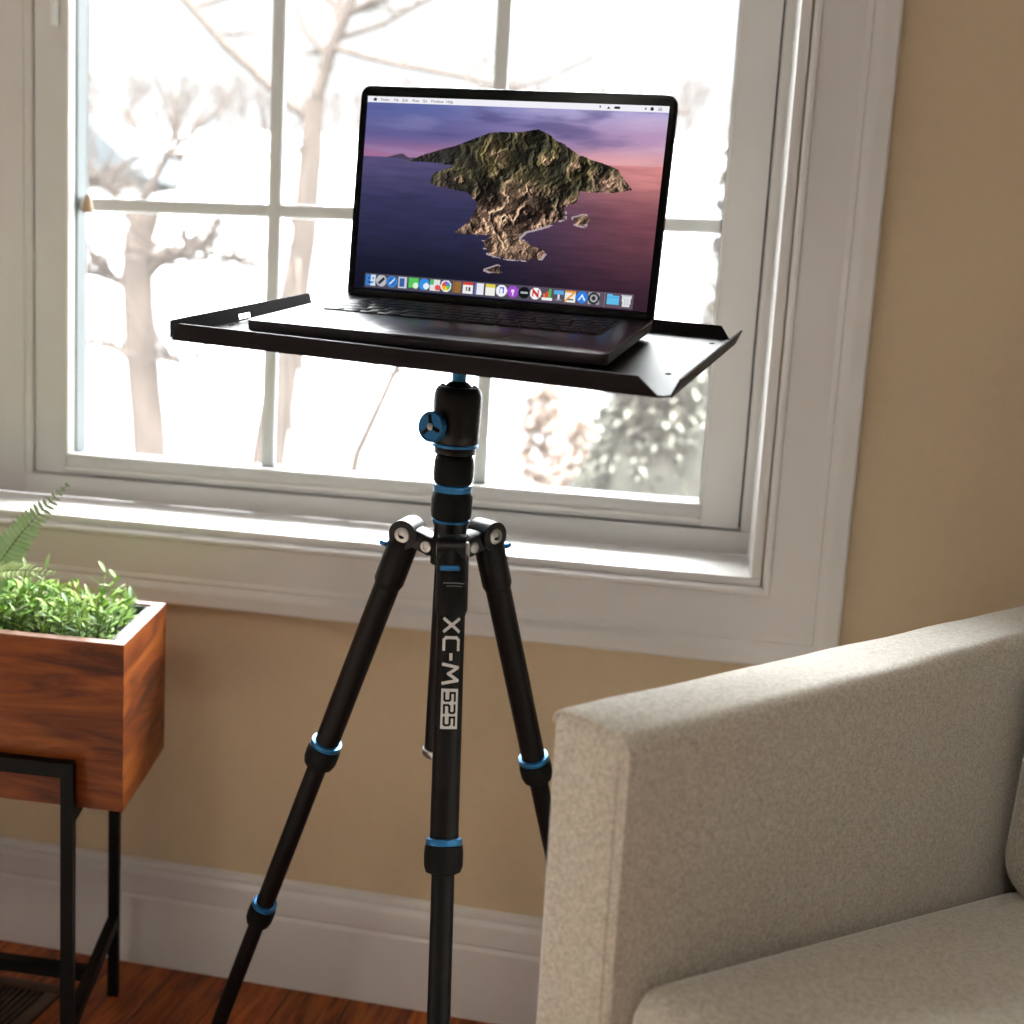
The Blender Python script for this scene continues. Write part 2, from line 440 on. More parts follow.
# laptop
LA = Matrix(((.99462, .10129, .02187), (-.09574, .97896, -.1802), (-.03966, .17714, .98339)))
LO = V((-.2199, 1.0317, .8912))                        # hinge centre on the base's top face
LT = Matrix.Translation(LO) @ LA.to_4x4()
LW, LD, LH, AL = .304, .194, .196, .179
lp = thing('laptop', LT @ V((0, -LD/2, -.0165)), 'open dark grey laptop with an island picture on its screen, on the black tray', 'laptop')
def rrect(w, d, r, n=6, cx=0, cy=0, rb=None):
    out = []; r0 = r
    for (sx, sy, a0) in ((1, 1, 0), (-1, 1, 90), (-1, -1, 180), (1, -1, 270)):
        r = rb if (rb is not None and sy < 0) else r0
        for k in range(n+1):
            a = math.radians(a0+90*k/n); out.append((cx+sx*(w/2-r)+r*math.cos(a), cy+sy*(d/2-r)+r*math.sin(a)))
    return out
def slab(b, w, d, r, z0, z1, T, cx=0, cy=0, ch=.0006, under=.0, rb=None):
    prof = [(z0, under), (z0+(.35*(z1-z0) if under else ch), 0 if under else 0), (z1-ch, 0), (z1-ch*.3, ch*.3), (z1, ch)]
    if not under: prof = [(z0, ch)] + prof[1:]
    b.rings([[T @ V((x, y, z)) for x, y in rrect(w-2*i, d-2*i, max(r-i, .0005), 6, cx, cy, rb)] for z, i in prof])
b = MB(); slab(b, LW, LD+.004, .008, -.0130, 0, LT, 0, -LD/2+.002, .0007, .007)
base = b.build('base', M['space_grey'], lp, 35)
b = MB(); b.rbox(-.128, .128, -.108, -.022, -.0001, .00025, .0001, LT); b.build('keyboard_well', M['keycap'], base)
rows = [(-.0285, .0085, [1.25]+[1]*12+[1.0]), (-.0425, .0145, [1]*13+[1.4]), (-.0585, .0145, [1.45]+[1]*12+[1]), (-.0745, .0145, [1.75]+[1]*11+[1.75]), (-.0905, .0145, [2.3]+[1]*10+[2.3]), (-.1025, .0085, [1, 1, 1, 1.25, 5.2, 1.25, 1, 1, 1, 1])]
keys = []
for y, kh, ws in rows:
    tot = sum(ws); x = -.125; u = .25/tot
    for w in ws:
        if len(keys) < 99:
            keys.append((x+.0008, x+w*u-.0008, y-kh/2+.0006, y+kh/2-.0006))
        x += w*u
for a in keys:
    b = MB(); b.rbox(*a, .0002, .0012, .0004, LT, 1); b.build('key', M['keycap'], base)
b = MB(); b.rbox(-.062, .062, -.186, -.114, -.0001, .00018, .0001, LT); b.build('trackpad', M['space_grey'], base)
b = MB(); b.rbox(-.022, .022, -LD-.00025, -LD+.0020, -.0030, .00025, .0009, LT); b.build('thumb_notch', M['space_grey'], base)
for sx in (-1, 1):
    for y in (-.018, -LD+.02):
        b = MB(); b.lathe(LT @ V((sx*.128, y, -.0164)), LT.to_3x3() @ V((0, 0, 1)), [(0, .006), (.0006, .007), (.0022, .007)], 18); b.build('foot', M['rubber'], base, 40)
b = MB(); b.tube([LT @ V((-.147, -.0005, .0012)), LT @ V((.147, -.0005, .0012))], .0050, 16); b.build('hinge', M['hinge'], lp, 40)
ldv = V((0, math.sin(AL), math.cos(AL))); lnv = V((0, -math.cos(AL), math.sin(AL)))
LL = LT @ frame_T((0, 0, .0028), (1, 0, 0), ldv, lnv)            # lid space: x right, y up the lid, z out of the screen
b = MB(); slab(b, LW, LH+.001, .010, -.0062, -.0012, LL, 0, (LH-.005)/2, .0008, 0., .002)
lid = b.build('lid', M['space_grey'], lp, 35)
b = MB(); slab(b, LW-.0012, LH-.0004, .0095, -.0012, .0002, LL, 0, (LH-.005)/2, .0003, 0., .0015)
bez = b.build('screen_bezel', M['bezel'], lp, 35)
tag(bez, 'glossy black border round the screen')

# ---- the picture on the display: a generic rocky island at dusk, with menu bar and icon row
SX0, SX1, SY0, SY1 = -.1443, .1452, .0040, .1838
NU, NV = 460, 290
def pic():
    u = (np.arange(NU)+.5)/NU; v = (np.arange(NV)+.5)/NV
    Ug, Vg = np.meshgrid(u, v)
    def lerp(a, b, f): return np.array(a)*(1-f[..., None])+np.array(b)*f[..., None]
    def sm(x, a, b):
        t_ = np.clip((x-a)/(b-a), 0, 1); return t_*t_*(3-2*t_)
    nz = np.zeros((NV, NU)); nf = np.zeros((NV, NU)); nr = np.zeros((NV, NU)); nc = np.zeros((NV, NU)); ns = np.zeros((NV, NU))
    for j in range(NV):
        for i in range(NU):
            x, y = u[i]*1.6, v[j]
            nc[j, i] = noise.fractal(V((x*2.2, y*13, 1.)), 1., 2.1, 4)
            nf[j, i] = noise.fractal(V((x*5+20, y*40, 3.)), 1., 2., 3)
            if .1 < v[j] < .9:
                nz[j, i] = noise.fractal(V((x*9, y*9, 5.)), .9, 2.1, 6)
                ax_, ay_ = x-.56*1.6, y-.93
                an_ = math.atan2(ax_, -ay_+.42); rd_ = math.hypot(ax_, ay_)
                nr[j, i] = .62*noise.ridged_multi_fractal(V((an_*6.5+nz[j, i]*.9, rd_*6., 9.)), .9, 2.1, 4, 1., 2.)+.38*noise.ridged_multi_fractal(V((x*17, y*15, 2.)), .9, 2.1, 4, 1., 2.)
                ns[j, i] = noise.ridged_multi_fractal(V((an_*6.5+nz[j, i]*.9, rd_*6., 9.)), 1., 2.1, 3, 1., 2.)
    hz = .693+.016*Ug
    # sky
    t_ = np.clip((Vg-hz)/(1-hz), 0, 1)
    low = lerp((165, 112, 150), (232, 170, 172), sm(Ug, .1, .95)); mid = lerp((100, 96, 150), (186, 150, 186), sm(Ug, .2, 1))
    top = lerp((92, 104, 166), (186, 178, 222), sm(Ug, .1, .85))
    f1 = sm(t_, 0, .42)[..., None]; f2 = sm(t_, .38, 1)[..., None]
    sky = (low*(1-f1)+mid*f1)*(1-f2)+top*f2
    cl = sm(nc, .0, .7)*(.25+.75*sm(t_, .05, .5))*.62
    sky = sky*(1-cl[..., None])+np.array((80, 76, 124))*cl[..., None]
    cl2 = sm(-nc, .1, .8)*.3
    sky = sky*(1-cl2[..., None])+lerp((150, 150, 200), (240, 205, 222), Ug)*cl2[..., None]
    # sea
    d = np.clip((hz-Vg)/hz, 0, 1)
    sl = lerp((84, 78, 118), (216, 140, 138), sm(Ug, .25, 1.))
    sm_ = lerp((50, 50, 84), (120, 72, 82), sm(Ug, .35, 1.)); sb = lerp((19, 21, 37), (52, 32, 46), sm(Ug, .3, 1.))
    g1 = sm(d, 0, .42)[..., None]; g2 = sm(d, .35, 1)[..., None]
    sea = (sl*(1-g1)+sm_*g1)*(1-g2)+sb*g2
    sea = sea*(1+.10*nf[..., None])
    im = np.where((Vg > hz)[..., None], sky, sea)
    def inside(poly):
        res = np.zeros((NV, NU), bool); n = len(poly)
        jx = nz*.010
        X, Y = Ug+jx, Vg+nz*.008
        for k in range(n):
            (x0, y0), (x1, y1) = poly[k], poly[(k+1) % n]
            if y0 == y1: continue
            c_ = ((y0 > Y) != (y1 > Y)) & (X < (x1-x0)*(Y-y0)/(y1-y0)+x0); res ^= c_
        return res
    main = [(.161, .681), (.219, .718), (.313, .762), (.393, .812), (.438, .842), (.485, .843), (.541, .852), (.592, .862), (.633, .837), (.669, .802), (.738, .751), (.806, .714), (.861, .685), (.891, .638), (.915, .593), (.857, .572), (.792, .569), (.748, .575), (.74, .516), (.698, .486), (.706, .436), (.647, .388), (.581, .355), (.56, .319), (.608, .281), (.655, .261), (.645, .229), (.589, .21), (.532, .212), (.461, .23), (.441, .288), (.468, .326), (.409, .323), (.344, .33), (.383, .378), (.413, .46), (.412, .486), (.362, .533), (.301, .554), (.234, .566), (.249, .62), (.319, .665), (.234, .674)]
    ms = inside(main) | inside([(.734, .439), (.771, .46), (.789, .428), (.769, .401), (.746, .41)]) | inside([(.462, .150), (.505, .178), (.507, .131)]) 
    far = inside([(.074, .687), (.134, .712), (.16, .702), (.185, .684)])
    # land: slopes from noise gradients, greener on top, tan cliffs below
    gx = np.gradient(nz, axis=1)*9; gy = np.gradient(nz, axis=0)*7
    gx = gx*.45+np.gradient(ns, axis=1)*6; gy = gy*.45+np.gradient(ns, axis=0)*2.5
    sh = np.clip(.66+gx*.85-gy*.5+.34*(nr-1.), .10, 1.55)
    dist_low = Vg-(.60-.30*np.abs(Ug-.52))
    rock = sm(-dist_low+.10*nz, -.06, .10)
    rock = np.maximum(rock, sm(Ug+.05*nz, .74, .84)*sm(-Vg+.07*nz, -.72, -.60))
    rock = np.maximum(rock, .9*sm(nr+1.2*nz, 1.55, 2.1)*sm(Ug, .40, .5))
    green = lerp((58, 56, 44), (104, 94, 62), sm(nz, -.35, .45)); tan = lerp((92, 72, 62), (206, 168, 138), sm(nr, .55, 1.75))
    land = green*(1-rock[..., None])+tan*rock[..., None]
    land = land*sh[..., None]
    left = sm(-Ug, -.44, -.22)[..., None]
    land = land*(1-.45*left)+np.array((52, 50, 62))*.45*left*.9
    im = np.where(far[..., None], np.array((74, 66, 88)), im)
    # surf line around the low rocks
    e = np.zeros_like(ms)
    for dx in range(-3, 4):
        for dy in range(-2, 2): e |= np.roll(np.roll(ms, dx, 1), dy, 0)
    surf = e & ~ms & (Vg < .47) & (Ug > .42) & (nf+nz > .02)
    im = np.where(surf[..., None], np.array((176, 160, 166)), im)
    im = np.where(ms[..., None], land, im)
    # menu bar
    im = np.where((Vg > .968)[..., None], np.array((244, 243, 250)), im)
    # dock strip and icons
    du0, du1, dv0, dv1 = .038, .954, .007, .083
    dk = (Ug > du0) & (Ug < du1) & (Vg > dv0) & (Vg < dv1)
    im = np.where(dk[..., None], im*.55+np.array((122, 116, 130))*.55, im)
    im = np.where((dk & (np.abs(Ug-.862) < .0012))[..., None], im*.7+60, im)
    W_ = (255, 255, 255)
    def px(m_, c_):
        im[m_] = c_
    asp = (SX1-SX0)/(SY1-SY0)
    spec = ['finder', 'rocket', 'compass', 'tablet', 'chat', 'bubble', 'maps', 'wheel', 'book', 'cal', 'paper', 'note', 'music', 'pod', 'tv', 'news', 'bars', 'stand', 'pages', 'store', 'gear', 'folder', 'bin']
    xs = [.059+(.827-.059)*k/20 for k in range(21)]+[.889, .932]
    for kx, kind in zip(xs, spec):
        X = (Ug-kx)*asp/.031; Y = (Vg-(.047))/.031           # +-1 box
        sq = (np.abs(X) < .92) & (np.abs(Y) < .92); rd = X*X+Y*Y < .95
        if kind == 'finder':
            px(sq, (52, 130, 214)); px(sq & (X > .0), (206, 226, 244)); px((np.abs(np.abs(X)-.4) < .12) & (np.abs(Y-.3) < .2), (24, 40, 80)); px((np.abs(Y+.4-.3*X*X) < .1) & (np.abs(X) < .6), (24, 40, 80))
        elif kind == 'rocket': px(rd, (190, 192, 198)); px((np.abs(X-Y) < .35) & (np.abs(X+Y) < 1.0), (40, 40, 46))
        elif kind == 'compass': px(rd, (66, 140, 216)); px(rd & (X*X+Y*Y < .6), (40, 112, 200)); px((np.abs(X-Y) < .2) & (X*X+Y*Y < .45), (226, 232, 240))
        elif kind == 'tablet': px(sq & (np.abs(X) < .75), (200, 208, 222)); px((np.abs(X+.1) < .45) & (np.abs(Y) < .7), (60, 96, 160))
        elif kind == 'chat': px(sq & (Y > -.75), (86, 200, 92)); px(((X-.45)**2+(Y+.35)**2 < .25), (220, 244, 220))
        elif kind == 'bubble': px(rd, (50, 146, 228)); px(((X-.4)**2+(Y+.3)**2 < .3), (228, 240, 252))
        elif kind == 'maps': px(sq, (226, 228, 226)); px(sq & (X < -.2) & (Y > 0), (96, 186, 110)); px(((X-.5)**2+(Y+.4)**2 < .25), (226, 84, 78))
        elif kind == 'wheel':
            px(rd, (248, 248, 248)); an = np.arctan2(Y, X); ins = X*X+Y*Y < .62
            for q, cc in enumerate(((245, 170, 40), (240, 210, 60), (120, 190, 70), (60, 150, 200), (150, 90, 180), (228, 70, 60))):
                px(ins & (an >= -PI+q*PI/3) & (an < -PI+(q+1)*PI/3), cc)
        elif kind == 'book': px(sq & (np.abs(X) < .75), (150, 108, 56)); px((np.abs(X+.45) < .1) & sq, (112, 78, 40))
        elif kind == 'cal': px(sq, (240, 240, 240)); px(sq & (Y > .45), (216, 66, 56)); px((np.abs(Y+.2) < .32) & (np.abs(np.abs(X)-.25) < .14), (60, 60, 64))
        elif kind == 'paper': px(sq & (np.abs(X) < .8), (236, 236, 242)); px((np.abs(X+.6) < .12) & sq, (110, 120, 190))
        elif kind == 'note': px(sq & (np.abs(X) < .85), (244, 242, 232)); px(sq & (Y > .4) & (np.abs(X) < .85), (222, 208, 76))
        elif kind == 'music': px(rd, (246, 246, 250)); px((np.abs(X+.3) < .1) & (np.abs(Y) < .5) | (np.abs(X-.35) < .1) & (np.abs(Y-.1) < .5) | (np.abs(Y-.5) < .14) & (np.abs(X) < .4), (92, 92, 220))
        elif kind == 'pod': px(rd, (160, 76, 206)); px((X*X+(Y-.1)**2 < .09) | (np.abs(X) < .12) & (Y < 0) & (Y > -.6), (236, 222, 246))
        elif kind == 'tv': px(rd, (18, 22, 26)); px((np.abs(Y) < .18) & (np.abs(X) < .6), (170, 184, 184))
        elif kind == 'news': px(rd, (248, 246, 246)); px((np.abs(X+Y) < .28) & (np.abs(X) < .55) | (np.abs(np.abs(X)-.48) < .12) & (np.abs(Y) < .55), (200, 46, 52))
        elif kind == 'bars': px(sq & (Y < -.5), (238, 238, 240)); px((np.abs(X+.5) < .2) & (Y < .1) & (Y > -.5), (228, 130, 50)); px((np.abs(X) < .2) & (Y < .5) & (Y > -.5), (226, 74, 62)); px((np.abs(X-.5) < .24) & (Y < .9) & (Y > -.5), (76, 184, 84))
        elif kind == 'stand': px((np.abs(Y-.5) < .36) & (np.abs(X) < .85), (96, 170, 226)); px((np.abs(X) < .16) & (Y < .2) & (Y > -.8), (226, 226, 232)); px((np.abs(Y+.75) < .12) & (np.abs(X) < .55), (140, 140, 150))
        elif kind == 'pages': px(sq, (238, 238, 232)); px((np.abs(X-Y) < .2) & sq, (238, 160, 50)); px((Y > .55) & sq, (226, 150, 60)); px((np.abs(Y+.5) < .1) & (np.abs(X) < .5), (90, 90, 90))
        elif kind == 'store': px(rd, (44, 128, 232)); px((np.abs(np.abs(X)*1.6+Y-.35) < .22) & (Y > -.5) & (Y < .6), (236, 244, 252))
        elif kind == 'gear': px(sq, (170, 172, 176)); px(rd & (X*X+Y*Y > .4), (48, 50, 54)); px(X*X+Y*Y < .12, (48, 50, 54))
        elif kind == 'folder': px((np.abs(X) < 1.) & (np.abs(Y) < .75), (96, 190, 236)); px((np.abs(Y-.82) < .12) & (X < -.1) & (X > -1.), (96, 190, 236)); px((np.abs(X) < 1.) & (np.abs(Y-.45) < .06), (70, 160, 214))
        elif kind == 'bin': px((np.abs(X) < .72+.12*Y) & (np.abs(Y) < .95), (222, 224, 228)); px((np.abs(np.abs(X)-.25) < .05) & (Y < .4) & (Y > -.7), (180, 182, 188)); px((np.abs(Y-.8) < .1) & (np.abs(X) < .7), (190, 192, 198))
    return np.clip(im, 0, 255)/255.
P_ = pic()
lin = np.where(P_ <= .04045, P_/12.92, ((P_+.055)/1.055)**2.4)
me = bpy.data.meshes.new('display')
gx_ = np.linspace(SX0, SX1, NU+1); gy_ = np.linspace(SY0, SY1, NV+1)
vv = [(x, y, .00035) for y in gy_ for x in gx_]
ff = [(j*(NU+1)+i, j*(NU+1)+i+1, (j+1)*(NU+1)+i+1, (j+1)*(NU+1)+i) for j in range(NV) for i in range(NU)]
me.from_pydata(vv, [], ff)
at = me.attributes.new('picture', 'FLOAT_COLOR', 'FACE')
at.data.foreach_set('color', np.concatenate([lin, np.ones((NV, NU, 1))], -1).astype(np.float32).ravel())
dm = bpy.data.materials.new('lit_display'); dm.use_nodes = True
n, l = nt(dm)
a_ = n.new('ShaderNodeAttribute'); a_.attribute_name = 'picture'
pb = n['Principled BSDF']; pb.inputs['Base Color'].default_value = (.003, .003, .003, 1); pb.inputs['Roughness'].default_value = .35
pb.inputs['Specular IOR Level'].default_value = .04
l.new(a_.outputs['Color'], pb.inputs['Emission Color']); pb.inputs['Emission Strength'].default_value = .98
me.materials.append(dm)
disp = bpy.data.objects.new('display', me); C.objects.link(disp); disp.matrix_world = LL
attach(disp, lp)
tag(disp, 'lit screen showing a rocky island at dusk')

# menu bar lettering, one flat mesh on the display
ink = pm('menu_ink', (.02, .02, .02), .6)
def text_mesh(s, x, y, size, align='LEFT'):
    cu = bpy.data.curves.new('t', 'FONT'); cu.body = s; cu.size = size; cu.align_x = align
    ob = bpy.data.objects.new('t', cu); C.objects.link(ob)
    dg = bpy.context.evaluated_depsgraph_get(); m_ = bpy.data.meshes.new_from_object(ob.evaluated_get(dg))
    bpy.data.objects.remove(ob); return m_, x, y
my = SY0+(SY1-SY0)*.977
for s_, uu in (('Finder', .047), ('File', .093), ('Edit', .123), ('View', .157), ('Go', .194), ('Window', .222), ('Help', .275)):
    m_, x, y = text_mesh(s_, SX0+(SX1-SX0)*uu, my, .0036)
    b = MB(); vs = [b.bm.verts.new(LL @ V((v.co.x+x, v.co.y+y, .0005))) for v in m_.vertices]
    for p in m_.polygons: b.quad([vs[i] for i in p.vertices])
    b.build('menu_word', ink, disp, recalc=False)
def flat(poly, bb=None):
    b = bb or MB(); b.quad([b.bm.verts.new(LL @ V((x, y, .0005))) for x, y in poly])
    if bb is None: b.build('menu_icon', ink, disp, recalc=False)
    return b
def mu(u): return SX0+(SX1-SX0)*u
yc = my+.0013
ax_ = mu(.027)
b = MB(); flat(circ(ax_-.0006, yc-.0001, .0011, .0014), b); flat(circ(ax_+.0006, yc-.0001, .0011, .0014), b); flat([(ax_, yc+.0014), (ax_+.0009, yc+.0024), (ax_+.0002, yc+.0012)], b)
b.build('menu_icon', ink, disp, recalc=False)
flat([(mu(.787)-.0009, yc-.0012), (mu(.787), yc+.0012), (mu(.787)-.0018, yc+.0012)])
flat([(mu(.811)-.0016, yc-.0012), (mu(.811)+.0016, yc-.0012), (mu(.811), yc+.0010)])
flat([(mu(.838)-.0026, yc-.0010), (mu(.838)+.0026, yc-.0010), (mu(.838)+.0026, yc+.0010), (mu(.838)-.0026, yc+.0010)])
flat(circ(mu(.947), yc, .0016, .0016)); flat(circ(mu(.927), yc, .0008, .0008))
b = MB()
for k in (-1, 0, 1): flat([(mu(.972)-.0018, yc+k*.0010-.0002), (mu(.972)+.0018, yc+k*.0010-.0002), (mu(.972)+.0018, yc+k*.0010+.0002), (mu(.972)-.0018, yc+k*.0010+.0002)], b)
b.build('menu_icon', ink, disp, recalc=False)

# ------------------------------------------------------------------ tripod
AX0 = V((-.2329, .9556, .6767)); AZ = V((.0224, -.0578, .9981)).normalized()
def ax(s): return AX0+AZ*(s*1.025 if s > .02 else s)
class TB(MB):
    def lathe(s, O, ax_, prof, *a, **k):
        if O is AX0: prof = [(h*1.025 if h > .02 else h, r) for h, r in prof]
        return MB.lathe(s, O, ax_, prof, *a, **k)
tp = thing('tripod', (-.20, .93, 0), 'black tripod with blue rings and a ball head, standing before the window', 'tripod')
b = TB(); b.lathe(AX0, AZ, [(-.021, .010), (-.020, .0165), (.0, .0165), (.004, .0150), (.0165, .0150), (.0168, .0160), (.019, .0163)], 40)
hub = b.build('centre_hub', M['casting'], tp, 35)
b = TB(); b.lathe(AX0, AZ, [(-.202, .0122), (-.2015, .0128), (-.1985, .0128), (-.198, .0122), (-.021, .0122)], 32)
cc = b.build('centre_column', M['anodized'], tp, 35)
b = TB(); b.lathe(AX0, AZ, [(-.2065, .0130), (-.2050, .0140), (-.2000, .0140), (-.1990, .0128)], 32); b.build('end_cap', M['steel'], cc, 35)
b = TB(); b.lathe(AX0, AZ, [(.0188, .0165), (.0192, .0171), (.0204, .0171), (.0208, .0165)], 40); b.build('blue_ring', M['blue'], tp, 35)
b = TB()
pr = [(.0206, .0160), (.0225, .0178), (.0275, .0184), (.040, .0186), (.0435, .0180), (.0455, .0166)]
b.lathe(AX0, AZ, pr, 48); o = b.build('column_lock', M['rubber'], tp, 35)
b = TB(); b.lathe(AX0, AZ, [(.0450, .0165), (.0466, .0173), (.0480, .0176), (.0486, .0173), (.0492, .0176), (.0515, .0174), (.0525, .0160)], 48); b.build('blue_ring', M['blue'], tp, 35)
b = TB(); b.lathe(AX0, AZ, [(.0523, .0158), (.0545, .0172), (.060, .0180), (.072, .0178), (.0765, .0165), (.0785, .0150)], 48); b.build('column_lock', M['rubber'], tp, 35)
# ball head
b = TB(); b.lathe(AX0, AZ, [(.0783, .0150), (.0790, .0183), (.0835, .0187), (.0848, .0180)], 48); b.build('panning_base', M['casting'], tp, 35)
b = TB(); b.lathe(AX0, AZ, [(.0846, .0192), (.0850, .0207), (.0872, .0209), (.0880, .0200)], 48); b.build('blue_ring', M['blue'], tp, 35)
b = TB(); b.lathe(AX0, AZ, [(.0878, .0196), (.0895, .0206), (.098, .0210), (.120, .0216), (.1290, .0214), (.1335, .0202), (.1368, .0178), (.1370, .0162), (.1310, .0150)], 48)
hd = b.build('ball_head_body', M['casting'], tp, 35)
b = TB(); b.lathe(AX0, AZ, [(.1285, .0142), (.1330, .0138), (.1375, .0118), (.1405, .0085), (.1416, .0058)], 32); b.build('ball', M['anodized'], hd, 40)
for sx in (-1, 1):
    e = (V((1, .12, 0))*sx); e = (e-AZ*e.dot(AZ)).normalized()
    b = TB(); b.tube([ax(.1385)+e*.0125, ax(.1372)+e*.0150, ax(.1345)+e*.0172], [.0007, .0016, .0007], 8); b.build('notch_highlight', M['steel'], hd)  # highlights beside the ball modelled as bright steel slivers
b = TB(); b.lathe(AX0, AZ, [(.1410, .0064), (.1700, .0064)], 24); b.build('blue_post', M['blue_post'], tp, 35)
up = TT.to_3x3() @ V((0, 0, 1))
ctop = ax(.1695); 
pz = (Oc-up*(th+.0002))
sct = (pz-ctop).dot(up)/up.dot(AZ)
topc = ctop+AZ*sct
b = TB(); b.lathe(topc-up*.0072, up, [(0, .012), (.001, .0165), (.0070, .0165), (.0072, .016)], 32)
b.tube([ax(.168), topc-up*.004], .0058, 16); b.build('mounting_disc', M['casting'], tp, 35)
# lock knob
kn = V((-.40, -.91, .05)).normalized(); kc = ax(.1010)+V((-.0045, .0, 0))
b = TB(); b.lathe(kc+kn*.012, kn, [(0, .0075), (.012, .0075)], 20); b.build('knob_stem', M['casting'], hd, 35)
b = TB(); b.lathe(kc+kn*.0225, kn, [(0, .0118), (.0015, .0134), (.0065, .0136), (.0078, .0130), (.0078, .0118), (.0068, .0110)], 40)
kb = b.build('lock_knob', M['blue'], hd, 35); tag(kb, 'round blue knob with three spokes')
KT = axis_T(kc+kn*.0295, kn, (1, 0, 0))
b = TB()
for k in range(3):
    b.rbox(.002, .0106, -.0016, .0016, -.0004, .0009, .0004, KT @ Matrix.Rotation(math.radians(100+120*k), 4, 'Z'))
b.build('knob_spokes', M['anodized'], hd)
b = TB(); b.lathe(kc+kn*.0293, kn, [(0, .0032), (.0012, .0032), (.0016, .0024)], 20); b.build('knob_screw', M['steel'], hd, 35)

def stroke(b, fmap, pts, w, seg=5):
    """ribbon along a polyline, laid on a curved face through fmap(x, y)"""
    for (x0, y0), (x1, y1) in zip(pts, pts[1:]):
        d = V((x1-x0, y1-y0)); Ln = d.length
        if Ln < 1e-6: continue
        d /= Ln; nn = V((-d.y, d.x))
        a = V((x0, y0))-d*w*.42; e = V((x1, y1))+d*w*.42
        k_ = max(2, int((e-a).length/.0008)+1)
        g = [[fmap(*(a.lerp(e, i/k_)+nn*(q-1)*w*.5)) for q in range(3)] for i in range(k_+1)]
        gv = [[b.bm.verts.new(p) for p in r] for r in g]
        for i in range(k_):
            for q in range(2): b.quad([gv[i][q], gv[i][q+1], gv[i+1][q+1], gv[i+1][q]])
GL = {'X': [[(0, 0), (1, 1)], [(0, 1), (1, 0)]], 'C': [[(1, 1), (.18, 1), (0, .84), (0, .16), (.18, 0), (1, 0)]], '-': [[(0, .5), (1, .5)]],
      'M': [[(0, 0), (.16, 1), (.5, .38), (.84, 1), (1, 0)]], '5': [[(1, 1), (0, 1), (0, .56), (.86, .56), (1, .44), (1, .12), (.86, 0), (0, 0)]],
      '2': [[(0, 1), (.86, 1), (1, .88), (1, .62), (.86, .5), (.14, .5), (0, .38), (0, 0), (1, 0)]]}
